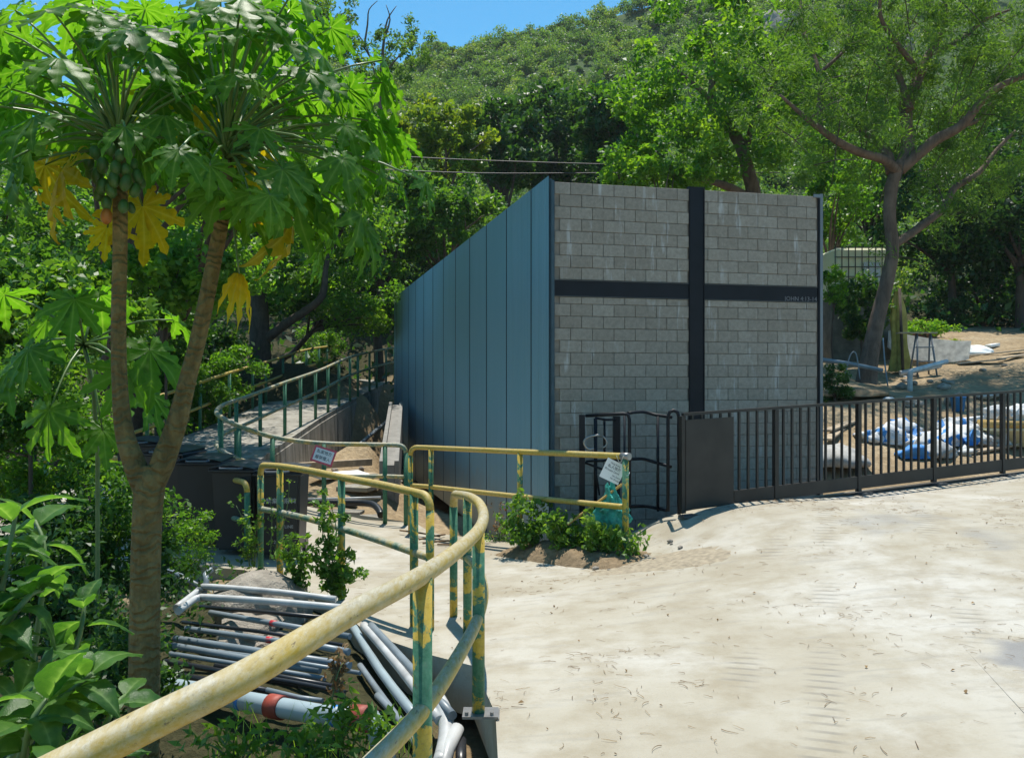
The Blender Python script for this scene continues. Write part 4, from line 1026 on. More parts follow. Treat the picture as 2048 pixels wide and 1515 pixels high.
# shrubs in and around the gully at left
for (lb, u, v, d, cr, ncl, nl, lf, mt, ti, asp) in [
    ('dense small leaved shrub below the papaya leaves at the left edge', 90, 900, 7.0, (.75, .6, .55), 60, 8000, .052, m_leaf_bright, .45, .42),
    ('round leaved shrub beside the left papaya stem', 120, 640, 9.0, (.95, .7, .6), 60, 6500, .09, m_leaf_mid, .7, .6),
    ('glossy shrub behind the papaya fork', 330, 560, 11.0, (1.0, .7, .7), 50, 5000, .10, m_leaf_bright, .55, .6),
    ('fine leaved shrub beside the bins', 372, 1085, 8.5, (.32, .3, .44), 40, 2500, .042, m_leaf_bright, .5, .4),
    ('deep green shrub below the young papaya', 60, 780, 6.6, (.7, .5, .55), 50, 6000, .055, m_leaf_mid, .5, .45),
    ('dark green shrub beside the foot of the papaya', 215, 1040, 6.4, (.55, .45, .55), 50, 5500, .055, m_leaf_mid, .4, .45),
    ('shaded shrub left of the papaya trunk low in the gully', 190, 1320, 4.9, (.5, .4, .45), 44, 4500, .05, m_leaf_dark, .5, .45),
    ('leafy shrub behind the left papaya stem', 60, 620, 9.5, (.9, .6, .8), 50, 5500, .085, m_leaf_mid, .5, .5),
    ('leafy bush between the papaya stems and the ramp railing', 330, 760, 16.3, (.9, .6, .9), 50, 5500, .085, m_leaf_mid, .45, .5),
    ('dark shrub in the shade at the bottom of the gully', 130, 1150, 6.2, (.9, .6, .7), 60, 7500, .06, m_leaf_dark, .5, .45),
    ('dark leafy shrub beside the papaya foot', 390, 790, 17.2, (1.0, .7, .55), 40, 4500, .08, m_leaf_mid, .5, .5),
    ('small leaved shrub beside the far railing of the ramp', 640, 690, 27.5, (.9, .7, .9), 36, 4200, .09, m_leaf_bright, .5, .4),
    ('leafy shrub left of the dark trunk on the ramp', 440, 740, 18.8, (1.0, .7, .7), 40, 5000, .09, m_leaf_bright, .4, .45),
    ('dark glossy shrub in front of the water tank', 1720, 615, 18.3, (.75, .5, .8), 40, 4000, .10, m_leaf_dark, .7, .5),
    ('spray of bright leaves beside the right edge of the block wall', 1668, 575, 17.5, (.30, .3, .55), 22, 1500, .08, m_leaf_bright, .6, .5),
    ('small dark bush at the right corner of the shed', 1670, 770, 14.5, (.32, .3, .38), 26, 2000, .07, m_leaf_dark, .6, .3),
    ('low sunlit weeds by the white trough', 1850, 655, 21, (.9, .5, .16), 30, 2200, .07, m_leaf_bright, .7, .5),
    ('tuft of pale grass beside the white sheet', 1905, 690, 19.5, (.35, .3, .14), 20, 1200, .10, m_leaf_yellowish, .8, .12),
    ('dark low bush at the back edge of the yard', 1890, 630, 26, (1.0, .6, .55), 30, 2600, .10, m_leaf_dark, .5, .4)]:
    c = P(u, v, d); bz = (c.x, c.y, tz(c.x, c.y))
    tree(lb, bz, tuple(c), cr, ncl, nl, lf, mt, .02, m_bark_dark, .26, asp, tint=ti, name='shrub', cat='shrub', nbr=6, trunk_top=(c.x, c.y, c.z - cr[2] * .5))

# ------------------------------------------------------------------ the wooded hill
n_t = 0; VV = []; FF = []; TT = []; off = 0
def field(k, d0, d1, u0, u1): return np.c_[rng.uniform(u0, u1, k), np.sqrt(rng.uniform(d0 ** 2, d1 ** 2, k))]
cs = np.concatenate([field(420, 30, 62, -250, 2300), field(2700, 55, 129, 420, 1750), field(240, 62, 128, -250, 420), field(120, 62, 128, 1750, 2300)])
rad_ = np.concatenate([rng.uniform(.9, 1.8, 420), rng.uniform(.6, 1.4, 2700), rng.uniform(1.0, 2.0, 360)])
hx = (cs[:, 0] - CU) / F * cs[:, 1]; hz = terrain(hx, cs[:, 1])
for i in range(len(cs)):
    d = cs[i, 1]; rr = rad_[i]; hgt = rr * rng.uniform(.8, 1.5)
    n = int(430 if d < 62 else 275); sz = .11 + .0015 * d
    m = 6; q = ball(m, .4) * np.array([rr, rr, hgt * .6]) * .8 + np.array([hx[i], d, hz[i] + hgt * .8])
    cl = np.c_[q, np.full(m, rr * .62), np.full(m, rr * .62), np.full(m, rr * .45), np.clip(rng.normal(.52, .22) + rng.normal(0, .08, m), 0, 1)]
    V, Fq, T = cluster_leaves(cl, n / m, sz, .9, .55, 0, .13)
    VV.append(V); FF.append(Fq + off); TT.append(T); off += len(V)
me = quads_mesh('hillside_woodland', np.concatenate(VV), np.concatenate(FF), m_leaf_hill, np.concatenate(TT))
tag(link('hillside_woodland', me), 'mass of mixed green woodland covering the hillside', 'woodland', kind='stuff')
n = 16000; d = np.sqrt(rng.uniform(24 ** 2, 60 ** 2, n)); u = rng.uniform(-300, 2400, n); x = (u - CU) / F * d
V, Fq = leaf_quads(np.c_[x, d, terrain(x, d) + rng.uniform(0, .7, n)], .28 * rng.uniform(.6, 1.3, n), .8, .5)
tag(link('undergrowth', quads_mesh('undergrowth', V, Fq, m_leaf_dark, rng.uniform(.1, .8, n))), 'low undergrowth at the foot of the wooded hill', 'undergrowth', kind='stuff')
n = 9000; d = rng.uniform(12.5, 24, n); u = rng.uniform(-500, 560, n); x = np.minimum((u - CU) / F * d, -6.1 - rng.uniform(0, .8, n))
V, Fq = leaf_quads(np.c_[x, d, terrain(x, d) + rng.uniform(0, .55, n) ** 1.3], .11 * rng.uniform(.6, 1.3, n), .7, .5)
tag(link('bank_undergrowth', quads_mesh('bank_undergrowth', V, Fq, m_leaf_mid, rng.uniform(.1, .8, n))), 'leafy ground cover on the bank left of the ramp', 'undergrowth', kind='stuff')
n = 5200; x = rng.uniform(-5.5, -2.2, n); d = rng.uniform(3.2, 8.6, n)
V, Fq = leaf_quads(np.c_[x, d, terrain(x, d) + rng.uniform(0, .32, n) ** 1.2], .06 * rng.uniform(.6, 1.3, n), .7, .45)
tag(link('gully_undergrowth', quads_mesh('gully_undergrowth', V, Fq, m_leaf_dark, rng.uniform(.1, .8, n))), 'low leafy ground cover in the gully around the papaya', 'undergrowth', kind='stuff')
for (lb, u, v, d, s_, sd_) in [('grey boulder high on the wooded hillside', 1562, 50, 95, (2.4, 2.0, 2.3), 21), ('flat pale rock on the upper slope near the skyline', 1185, 104, 100, (1.3, 1.0, .5), 22), ('small pale rock in the scrub above the yellowish tree', 770, 258, 60, (1.0, .8, .5), 23), ('pale rock slab showing through branches at upper right', 1780, 85, 90, (2.2, 1.5, 1.3), 24)]:
    dd = min(np.arange(40, 124, 1.0), key=lambda q: abs(HZ - (tz((u - CU) / F * q, q) + s_[2] * .6 - EYE) / q * F - v)); x = (u - CU) / F * dd
    rock('hill_rock', lb, (x, dd, tz(x, dd) + s_[2] * .35), s_, m_stone, sd_, rough=.22)

# overhead cables
for (lb, pts) in [('upper black cable strung across behind the shed', [(-150, 262, 22), (280, 280, 22.5), (560, 291, 23), (820, 314, 23.5), (1195, 328, 24), (1560, 335, 24.5)]),
                  ('lower black cable strung across behind the shed', [(-150, 300, 21), (280, 318, 21.8), (700, 336, 22.6), (950, 346, 23.2), (1195, 346, 24), (1560, 345, 24.5)])]:
    tag(tubepx(MB(), pts, .014, 6, 4).build('cable', m_cable), lb, 'cable')

# ------------------------------------------------------------------ papaya tree
def papaya_leaf_mesh(seed, mat, droop=.35, close=1.0, lobes=((0, 1.0), (36, .95), (-36, .95), (74, .84), (-74, .84), (113, .66), (-113, .66), (148, .46), (-148, .46))):
    """palmate blade, origin at the stalk, X outwards, Z up; every lobe is itself toothed"""
    rr = random.Random(seed); V = []; Fs = []; W = []
    for (ang, ln) in lobes:
        a = R(ang + rr.uniform(-5, 5)); ln *= rr.uniform(.9, 1.08); ax = Vector((math.cos(a), math.sin(a), 0)); sd_ = Vector((-ax.y, ax.x, 0))
        hw = math.tan(R(21)); n0 = len(V); ns = 13
        lift = rr.uniform(-.05, .08)
        for i in range(ns):
            s = ln * i / (ns - 1); q = s / ln
            prof = ln * (.235 * math.sin(min(1, q * 1.35) * math.pi * .5) * (1 - q ** 2.6) + .004)
            tooth = (1.0, 1.0, 1.0, 1.0, 1.0, .92, .66, 1.12, .92, .60, 1.10, .62, .1)[i]
            wd = min(s * hw, prof * tooth * 1.3) if q < .48 else prof * tooth
            back = (-.03 if i % 3 == 0 else .05) * ln * (1 if q > .35 else 0)
            dz = -droop * (s ** 1.8) * .9 + lift * q + .02 * math.sin(q * 9 + seed)
            V.append(ax * s * close + Vector((0, 0, dz))); W.append(1.0)
            for sg in (1, -1):
                V.append(ax * (s + back) * close + sd_ * wd * sg * (.4 + .6 * close) + Vector((0, 0, dz + wd * .35 - .05 * q * rr.uniform(.2, 1.6)))); W.append(0.0)
        for i in range(ns - 1):
            p = n0 + 3 * i; Fs += [(p, p + 3, p + 4, p + 1), (p, p + 2, p + 5, p + 3)]
    me = bpy.data.meshes.new('leaf'); me.from_pydata([tuple(v) for v in V], [], Fs); me.materials.append(mat)
    at = me.attributes.new('vein', 'FLOAT', 'POINT'); at.data.foreach_set('value', W)
    me.polygons.foreach_set('use_smooth', [True] * len(me.polygons)); me.update(); return me
PL = [papaya_leaf_mesh(i, m_papaya, .25 + .12 * (i % 4)) for i in range(8)]
PLY = [papaya_leaf_mesh(20 + i, m_papaya_y, .45 + .2 * i) for i in range(3)]
PLD = papaya_leaf_mesh(31, m_papaya_y, 1.15, .38)
def leaf_rot(axis, normal):
    x = Vector(axis).normalized(); z = Vector(normal); z = (z - x * z.dot(x)).normalized(); y = z.cross(x)
    return Matrix((x, y, z)).transposed().to_euler()
def papaya_leaf(root, crown, att, size, me, tilt, yaw=0.0, sag=.10, stalk=True):
    att = Vector(att); crown = Vector(crown); hv = att - crown; hv.z = 0
    hv = hv.normalized() if hv.length > .02 else Vector((0, -1, 0))
    hv = Matrix.Rotation(yaw, 3, 'Z') @ hv
    ax = hv * math.cos(tilt) - Vector((0, 0, math.sin(tilt))); nm = hv * math.sin(tilt) + Vector((0, 0, math.cos(tilt)))
    nm += Vector(rng.normal(size=3)) * .12
    par = root; off = parent_world(root)
    if stalk:
        k = 5; pts = []
        for i in range(k + 1):
            t = i / k; p = crown.lerp(att, t); p.z += math.sin(t * math.pi) * (att - crown).length * sag; pts.append(p)
        par = MB().tube(pts, list(np.linspace(.0085, .0045, k + 1)), 7).build('leaf_stalk', m_stalk, root, True)
    o = link('leaf', me, par, att - parent_world(par), leaf_rot(ax, nm), (size,) * 3)
    return o
PD = 4.5
pbase = P(285, 1500, PD); pbase.z = -1.0
pap = thing('papaya_tree', pbase, 'forked papaya tree with broad lobed leaves and green fruit at left', 'tree')
def pp_(lst): return [P(u, v, PD) for u, v in lst]
MB().tube([P(283, 1750, PD), P(288, 1400, PD), P(290, 1200, PD), P(294, 1040, PD), P(300, 965, PD), P(300, 930, PD)], [.080, .076, .072, .071, .074, .05], 16, True, 4).build('trunk', m_papaya_bark, pap, True)
MB().tube(pp_([(292, 1000), (272, 935), (250, 870), (240, 780), (237, 650), (240, 500), (240, 380), (238, 300)]), [.045, .056, .046, .038, .036, .035, .036, .028], 14, True, 4).build('trunk', m_papaya_bark, pap, True)
MB().tube(pp_([(302, 990), (325, 925), (352, 850), (375, 760), (400, 660), (430, 510), (448, 410), (453, 320)]), [.045, .060, .050, .042, .039, .037, .037, .029], 14, True, 4).build('trunk', m_papaya_bark, pap, True)
K1, K2 = P(238, 285, PD), P(453, 300, PD)
G = PL
L1 = [(105, 22, 4.15, .33, 25), (150, 15, 4.8, .33, 15), (22, 178, 4.2, .34, 40), (-30, 205, 4.4, .34, 35), (70, 235, 3.85, .28, 55), (300, 105, 3.95, .30, 45), (330, 150, 4.1, .26, 50),
      (232, 45, 5.0, .34, 20), (290, 20, 4.9, .33, 25), (60, 70, 5.0, .34, 25), (180, 90, 5.2, .33, 20), (265, 60, 4.0, .30, 40), (0, 60, 4.7, .36, 30), (195, 20, 4.2, .30, 35), (30, 20, 4.4, .33, 35), (120, 120, 3.8, .26, 40),
      (330, 235, 4.0, .25, 50), (215, 160, 5.2, .30, 25), (345, 60, 4.8, .30, 30), (60, 300, 4.1, .26, 60), (20, 120, 5.1, .34, 30), (250, 255, 3.75, .22, 60), (320, 290, 4.9, .28, 45)]
L2 = [(615, 145, 4.2, .33, 40), (592, 232, 4.6, .30, 45), (470, 150, 4.1, .27, 50), (400, 30, 4.4, .33, 25), (386, 40, 5.1, .33, 20), (440, -10, 4.2, .34, 30), (525, 20, 4.1, .36, 35), (560, 70, 4.0, .30, 50),
      (640, 110, 4.4, .34, 45), (700, 180, 4.7, .34, 50), (690, 250, 4.35, .30, 55), (755, 300, 4.45, .33, 60), (610, 330, 4.3, .32, 55), (580, 385, 4.25, .36, 60), (705, 345, 4.7, .33, 55), (500, 80, 4.9, .33, 25), (580, 20, 4.8, .34, 30),
      (640, 200, 5.1, .33, 40), (540, 150, 5.2, .30, 30), (430, 200, 5.2, .28, 25), (520, 260, 3.9, .24, 60), (660, 420, 4.6, .30, 65), (420, 330, 3.85, .24, 60), (480, 60, 4.0, .28, 40), (560, 300, 5.0, .3, 50), (500, 390, 4.1, .25, 65), (720, 430, 4.3, .33, 65), (640, 480, 4.5, .26, 70), (760, 250, 4.8, .3, 50), (800, 370, 4.6, .26, 65)]
rl = random.Random(5)
for K, LL in ((K1, L1), (K2, L2)):
    for (u, v, d, s_, tl) in LL:
        papaya_leaf(pap, K + Vector((rl.uniform(-.02, .02), rl.uniform(-.02, .02), rl.uniform(-.05, .06))), P(u, v, d), s_ * rl.uniform(.70, .90), rl.choice(G), R(tl * (.6 if d < 4.15 and v < 300 else 1)), rl.uniform(-.35, .35))
        if rl.random() < .62: papaya_leaf(pap, K + Vector((0, 0, rl.uniform(-.05, .08))), P(u + rl.uniform(-75, 75), v + rl.uniform(-55, 45), d + rl.uniform(-.35, .35)), s_ * rl.uniform(.60, .82), rl.choice(G), R(tl * rl.uniform(.6, 1.1)), rl.uniform(-.5, .5))
for (K, u, v, d, s_, me, tl, yw) in [(K1, 128, 340, 4.4, .40, PLY[0], 65, .2), (K1, 25, 335, 4.2, .36, PL[3], 70, 0), (K1, 285, 412, 4.75, .34, PLY[1], 72, .3), (K1, 215, 455, 4.7, .20, PLY[0], 70, 0), (K1, 300, 195, 4.9, .30, PLY[0], 40, .4), (K1, 90, 330, 4.7, .34, PLY[2], 70, 0),
                                    (K2, 520, 330, 4.75, .36, PLY[1], 72, .2), (K2, 585, 430, 4.55, .38, PLY[2], 80, 0), (K2, 405, 215, 4.9, .22, PLY[0], 50, 0)]:
    papaya_leaf(pap, K - Vector((0, 0, .04)), P(u, v, d), s_ * .85, me, R(tl), yw, .06)
papaya_leaf(pap, P(462, 400, PD), P(478, 548, 4.42), .30, PLD, R(8), .1, .0)
for k in range(46):
    K = K1 if k % 2 else K2
    a_, q_ = rl.uniform(0, 6.28), rl.uniform(.35, 1) ** .6
    u_, v_ = ((225 + 265 * math.cos(a_) * q_, 165 + 165 * math.sin(a_) * q_) if k % 2 else (560 + 255 * math.cos(a_) * q_, 215 + 215 * math.sin(a_) * q_))
    papaya_leaf(pap, K + Vector((0, 0, rl.uniform(-.05, .06))), P(u_, v_, PD + rl.uniform(-.15, .75)), rl.uniform(.20, .28), rl.choice(G), R(rl.uniform(25, 65)), rl.uniform(-.5, .5))
fm = {}
for nm, mt in (('green', m_fruit), ('ripe', m_fruit_o)):
    mb = MB().lathe([(.002, .052), (.022, .046), (.037, .022), (.041, -.006), (.034, -.034), (.018, -.050), (.004, -.056)], (0, 0, 0), 14)
    me = bpy.data.meshes.new('fruit'); me.from_pydata(mb.v, [], mb.f); me.materials.append(mt); me.polygons.foreach_set('use_smooth', [True] * len(me.polygons)); fm[nm] = me
for i, (u, v, d, s_) in enumerate([(190, 305, 4.4, 1), (222, 298, 4.36, 1), (178, 325, 4.45, 1), (205, 330, 4.36, 1.1), (232, 335, 4.34, 1.1), (195, 352, 4.4, 1.1), (228, 358, 4.34, 1.1), (252, 340, 4.36, 1), (268, 328, 4.4, .8), (205, 372, 4.38, 1.1), (252, 365, 4.34, 1.1), (275, 352, 4.4, 1.05),
                                  (198, 388, 4.42, 1), (222, 380, 4.36, 1.05), (270, 380, 4.38, 1.05), (262, 300, 4.36, .9), (240, 310, 4.33, .9), (282, 365, 4.5, .9), (180, 345, 4.55, .9), (247, 412, 4.38, 1.0), (262, 415, 4.42, .8), (213, 405, 4.4, 1.0),
                                  (422, 425, 4.42, .9), (436, 405, 4.4, .7), (472, 425, 4.42, 1), (468, 405, 4.4, .9), (480, 412, 4.5, .8), (430, 440, 4.5, .8)]):
    link('fruit', fm['green'], pap, P(u, v, d) - pbase, (rl.uniform(-.3, .3), rl.uniform(-.3, .3), rl.uniform(0, 6)), (s_ * .62, s_ * .62, s_ * rl.uniform(.64, .74)))
o = link('fruit', fm['ripe'], pap, P(213, 432, 4.4) - pbase, (.1, .1, 0), (.66, .66, .74)); o['label'] = 'orange ripe papaya fruit'
# young papaya in the shade at left
y0 = P(190, 980, 5.4)
yp = thing('young_papaya', (y0.x, y0.y, -.9), 'young papaya plant with a few lobed leaves left of the big papaya stem', 'tree')
KY = P(168, 690, 5.2)
MB().tube([Vector((y0.x, y0.y, -.95)), P(195, 900, 5.35), KY], [.014, .013, .012], 10, True, 3).build('trunk', m_stem, yp, True)
for (u, v, d, s_, tl) in [(95, 640, 5.3, .30, 55), (150, 600, 4.9, .26, 60), (300, 700, 4.9, .30, 60), (20, 740, 4.8, .30, 40), (60, 700, 4.7, .26, 55), (250, 740, 4.8, .28, 65), (200, 590, 5.4, .28, 35), (100, 820, 4.8, .28, 70), (350, 640, 5.3, .28, 45), (300, 790, 5.1, .26, 65), (10, 590, 5.2, .28, 40), (205, 860, 5.0, .22, 60)]:
    papaya_leaf(yp, KY, P(u, v, d), s_, rl.choice(G), R(tl), rl.uniform(-.4, .4))

# ------------------------------------------------------------------ broad leaved shrub in the lower left foreground
def ovate_mesh(seed, mat, curl=.5):
    rr = random.Random(seed); V = []; W = []; Fs = []; ns = 12
    for i in range(ns):
        q = i / (ns - 1); wd = .35 * math.sin(math.pi * q ** .72) * (1 - .25 * q) + .003; z = -curl * q ** 2 * .5 + .05 * math.sin(q * 3)
        V.append((q, 0, z)); W.append(1)
        wv = .018 * math.sin(i * 2.1 + seed)
        for sg in (1, -1):
            V.append((q - .03, sg * wd * .55, z + wd * .30 + wv * .5)); W.append(.25 + .35 * (i % 2))
            V.append((q - .06, sg * wd, z + wd * .34 + wv * sg - .02)); W.append(0)
    for i in range(ns - 1):
        p = 5 * i; n = p + 5
        Fs += [(p, n, n + 1, p + 1), (p + 1, n + 1, n + 2, p + 2), (p, p + 3, n + 3, n), (p + 3, p + 4, n + 4, n + 3)]
    me = bpy.data.meshes.new('leaf'); me.from_pydata(V, [], Fs); me.materials.append(mat)
    at = me.attributes.new('vein', 'FLOAT', 'POINT'); at.data.foreach_set('value', [float(k) for k in W])
    me.polygons.foreach_set('use_smooth', [True] * len(me.polygons)); me.update(); return me
OV = [ovate_mesh(i, m_shrub_leaf, .3 + .25 * (i % 4)) for i in range(6)]
fs0 = P(60, 1560, 1.75)
sh = thing('broad_leaved_shrub', (fs0.x, fs0.y, -.6), 'broad leaved green shrub close to the camera at lower left', 'shrub')
for (lst, tip_n) in [([(-60, 1700, 1.8), (-40, 1400, 1.85), (0, 1200, 1.9), (35, 1010, 1.95)], 17), ([(0, 1700, 1.7), (60, 1450, 1.75), (130, 1390, 1.75), (185, 1345, 1.75)], 18), ([(-60, 1600, 1.75), (-30, 1330, 1.8), (50, 1200, 1.85), (85, 1180, 1.9)], 16),
                     ([(0, 1700, 1.6), (40, 1560, 1.62), (60, 1450, 1.62), (95, 1395, 1.65)], 14), ([(-120, 1500, 1.8), (-60, 1250, 1.9), (-20, 1120, 1.95), (0, 1090, 2.0)], 14), ([(-100, 1600, 1.9), (60, 1480, 1.95), (150, 1300, 2.0), (170, 1200, 2.05)], 12), ([(60, 1700, 1.55), (110, 1600, 1.55), (130, 1500, 1.55)], 11), ([(20, 1700, 1.8), (150, 1560, 1.85), (225, 1420, 1.9), (250, 1390, 1.95)], 13), ([(0, 1600, 2.0), (60, 1350, 2.1), (90, 1120, 2.15), (70, 1040, 2.2)], 13)]:
    pts = [P(*q) for q in lst]; stem = MB().tube(pts, list(np.linspace(.010, .004, len(pts))), 8, True, 4).build('stem', m_stem, sh, True)
    sm, _ = catmull(pts, [0] * len(pts), 8)
    for k in range(tip_n):
        t = k / max(1, tip_n - 1); p = sm[int(len(sm) * (.32 + .67 * t)) - 1]
        a = k * 2.4 + rl.uniform(-.5, .5); el = rl.uniform(-.55, .45) + .5 * (t > .85)
        ax = Vector((math.cos(a) * math.cos(el), math.sin(a) * math.cos(el), math.sin(el)))
        nm = Vector((rl.uniform(-.3, .3), rl.uniform(-.3, .3), 1)); s_ = rl.uniform(.085, .14)
        o = link('leaf', rl.choice(OV), sh, p + ax * .012 - sh.location, leaf_rot(ax, nm), (s_, s_ * rl.uniform(.85, 1.1), s_))

# ------------------------------------------------------------------ weeds
def weed(label, base_px, tips, leaf, nleaf, mat=m_leaf_weed, spread=.05, asp=.5, name='weed', group=None, tint=.5):
    b0 = Vector(base_px); root = thing(name, b0, label, 'weed', group)
    mb = MB(); cl = []
    for t in tips:
        t = Vector(t); pts = branch_curve(b0 + Vector((rl.uniform(-.04, .04), rl.uniform(-.04, .04), 0)), t, .12, 5); mb.tube(pts, list(np.linspace(.006, .002, 6)), 5)
        for i in range(1, 6):
            for _k in range(2):
                q = pts[i] + Vector(rng.normal(size=3)) * spread * .7; cl.append((q.x, q.y, q.z, spread, spread, spread * .7, np.clip(tint + rng.normal(0, .15), 0, 1)))
    mb.build('stem', m_stem, root, True)
    V, Fq, T = cluster_leaves(cl, max(2, nleaf / max(1, len(cl))), leaf, .6, asp, .2)
    link('foliage', quads_mesh('foliage', V - np.array(b0), Fq, mat, T), root); return root
weed('bushy weed climbing the middle yellow and green post', P(672, 1195, 7.35), [P(650, 985, 7.4), P(640, 1010, 7.3), P(665, 1040, 7.3), P(700, 1090, 7.3), P(645, 1060, 7.3), P(625, 1100, 7.2), P(660, 1120, 7.2), P(690, 1130, 7.2), P(712, 1140, 7.2), P(640, 1130, 7.2)], .055, 1500)
weed('leafy weed left of the climbing weed beside the boulder', P(600, 1190, 7.35), [P(565, 1090, 7.4), P(590, 1080, 7.4), P(615, 1100, 7.3), P(570, 1120, 7.3), P(605, 1120, 7.3), P(555, 1110, 7.4)], .05, 700)
weed('spindly weed at the end post of the low railing', P(505, 1130, 8.7), [P(485, 1030, 8.7), P(500, 1060, 8.6), P(515, 1075, 8.6), P(480, 1090, 8.6), P(520, 1040, 8.7), P(472, 1010, 8.7)], .045, 420)
weed('thin weed stem rising in front of the lettered bin', P(545, 1120, 8.3), [P(578, 960, 8.3), P(560, 1030, 8.3), P(540, 1000, 8.35)], .035, 90)
wb = []
for (u, v, d, tips, n) in [(1060, 1085, 9.1, [(1020, 1000), (1045, 990), (1070, 1010), (1000, 1030), (1090, 1020), (1035, 1050), (1080, 1050), (1020, 1070), (1060, 1060)], 1300), (1130, 1100, 8.8, [(1100, 1020), (1130, 1030), (1165, 1035), (1115, 1050), (1150, 1060), (1100, 1070), (1180, 1060), (1140, 1080), (1165, 1085)], 1500),
                           (1205, 1110, 8.45, [(1180, 1040), (1210, 1050), (1240, 1055), (1190, 1070), (1225, 1080), (1165, 1080), (1250, 1090), (1200, 1090), (1235, 1100)], 1400), (1265, 1110, 8.2, [(1285, 1075), (1270, 1085), (1255, 1075)], 160)]:
    lb = {1060: 'leafy green weed under the railing beside the metal wall', 1130: 'wide green weed in the middle of the bed under the railing', 1205: 'green weed next to the teal netting under the railing', 1265: 'small weed at the foot of the end post'}[u]
    weed(lb, P(u, v, d), [P(a, b_, d + rl.uniform(-.15, .15)) for a, b_ in tips], .06, n, spread=.07, group='weeds under the straight railing')
weed('tall dry brown weed against the metal wall', P(1000, 1085, 10.1), [P(1000, 1010, 10.1), P(1004, 1030, 10.1), P(995, 1050, 10.1)], .04, 90, m_dry)
weed('small green weed at the foot of the metal wall', P(985, 1085, 10.1), [P(975, 1070, 10.0), P(1010, 1072, 10.0), P(1020, 1078, 10)], .035, 70)
weed('dry brown flower stalk standing among the pipes', P(672, 1400, 5.0), [P(680, 1298, 5.0), P(690, 1320, 5.0), P(668, 1325, 5.0)], .05, 70, m_dry, .03)
for (lb, u, v, tips, n) in [('low green weed in the gully between the pale blue pipe and the handrail', 690, 1500, [(650, 1440), (700, 1410), (730, 1430), (690, 1385), (745, 1450)], 130), ('dark weed at the bottom of the gully', 470, 1530, [(430, 1470), (480, 1450), (520, 1470), (400, 1490), (550, 1480)], 190), ('pale leafed weed at the bottom centre edge', 620, 1530, [(590, 1470), (640, 1470), (660, 1490), (570, 1490), (610, 1450)], 170), ('small weed beside the pipe bundle', 780, 1510, [(770, 1440), (800, 1450), (760, 1470)], 60)]:
    weed(lb, P(u, v, 4.2), [P(a, b_, 4.2 + rl.uniform(-.2, .2)) for a, b_ in tips], .065, n, spread=.05, asp=.35)
# thin grass blades in the gully
n = 420; bx = rng.uniform(-1.6, -.45, n); by = rng.uniform(3.3, 4.9, n); bz = terrain(bx, by); hgt = rng.uniform(.12, .35, n); an = rng.uniform(0, 6.28, n); ln = hgt * rng.uniform(.2, .8, n)
ca, sa = np.cos(an), np.sin(an); wv = .004
def ring(t, k): return np.c_[bx + ca * ln * t * t - sa * wv * k * (1 - t * .9), by + sa * ln * t * t + ca * wv * k * (1 - t * .9), bz + hgt * t]
V = np.stack([ring(0, 1), ring(0, -1), ring(.5, -1), ring(.5, 1), ring(1, -1), ring(1, 1)], 1).reshape(-1, 3); k = np.arange(n) * 6
Fq = np.concatenate([np.c_[k, k + 1, k + 2, k + 3], np.c_[k + 3, k + 2, k + 4, k + 5]])
tag(link('grass', quads_mesh('grass', V, Fq, m_leaf_weed, np.tile(rng.uniform(.2, .9, n), 2))), 'thin grass blades in the bottom of the gully', 'grass', kind='stuff')

# earth bed under the weeds, spilling onto the concrete
bm = bmesh.new()
def mound(name, label, c, sx, sy, h, rot, mat, seed=1):
    nx, ny = 36, 16; rr = np.random.default_rng(seed); vs = []
    for j in range(ny + 1):
        for i in range(nx + 1):
            a, b_ = i / nx * 2 - 1, j / ny * 2 - 1; e = max(0, 1 - a * a) ** .7 * max(0, 1 - b_ * b_) ** .7
            p = Vector((a * sx, b_ * sy, 0)); p.rotate(Matrix.Rotation(rot, 3, 'Z')); x, y = c[0] + p.x, c[1] + p.y
            vs.append((x, y, pz(x, y) - .012 + h * e * (.75 + .5 * rr.uniform()) + .010 * e))
    fs = [(j*(nx+1)+i, j*(nx+1)+i+1, (j+1)*(nx+1)+i+1, (j+1)*(nx+1)+i) for j in range(ny) for i in range(nx)]
    me = bpy.data.meshes.new(name); me.from_pydata(vs, [], fs); me.materials.append(mat); me.polygons.foreach_set('use_smooth', [True] * len(fs)); me.update()
    o = link(name, me); return tag(o, label, 'soil', kind='structure')
m_soil = simple('bed_soil', (0.26, 0.19, 0.115), .95, 0, .35, 14, .8, .2, .03)
mound('soil_bed', 'strip of earth under the weeds along the railing', (.55, 8.75), .95, .28, .12, R(-52), m_soil)
mound('soil_spill', 'thin fan of washed out soil on the concrete', (1.25, 7.7), .75, .38, .014, R(-25), simple('dusty_soil', (0.30, 0.25, 0.175), .95, 0, .3, 20, .6), 4)
rr = random.Random(8)
for i in range(14):
    x, y = .75 + rr.uniform(-.1, .75), 8.25 + rr.uniform(-.4, .35); s_ = rr.uniform(.012, .035)
    rock('stone', 'small pale stone in the spilled soil by the end post', (x, y, pz(x, y) + s_ * .4), (s_, s_ * .9, s_ * .6), m_stone, 40 + i, 2, 'stone', 'stones in the spilled soil')
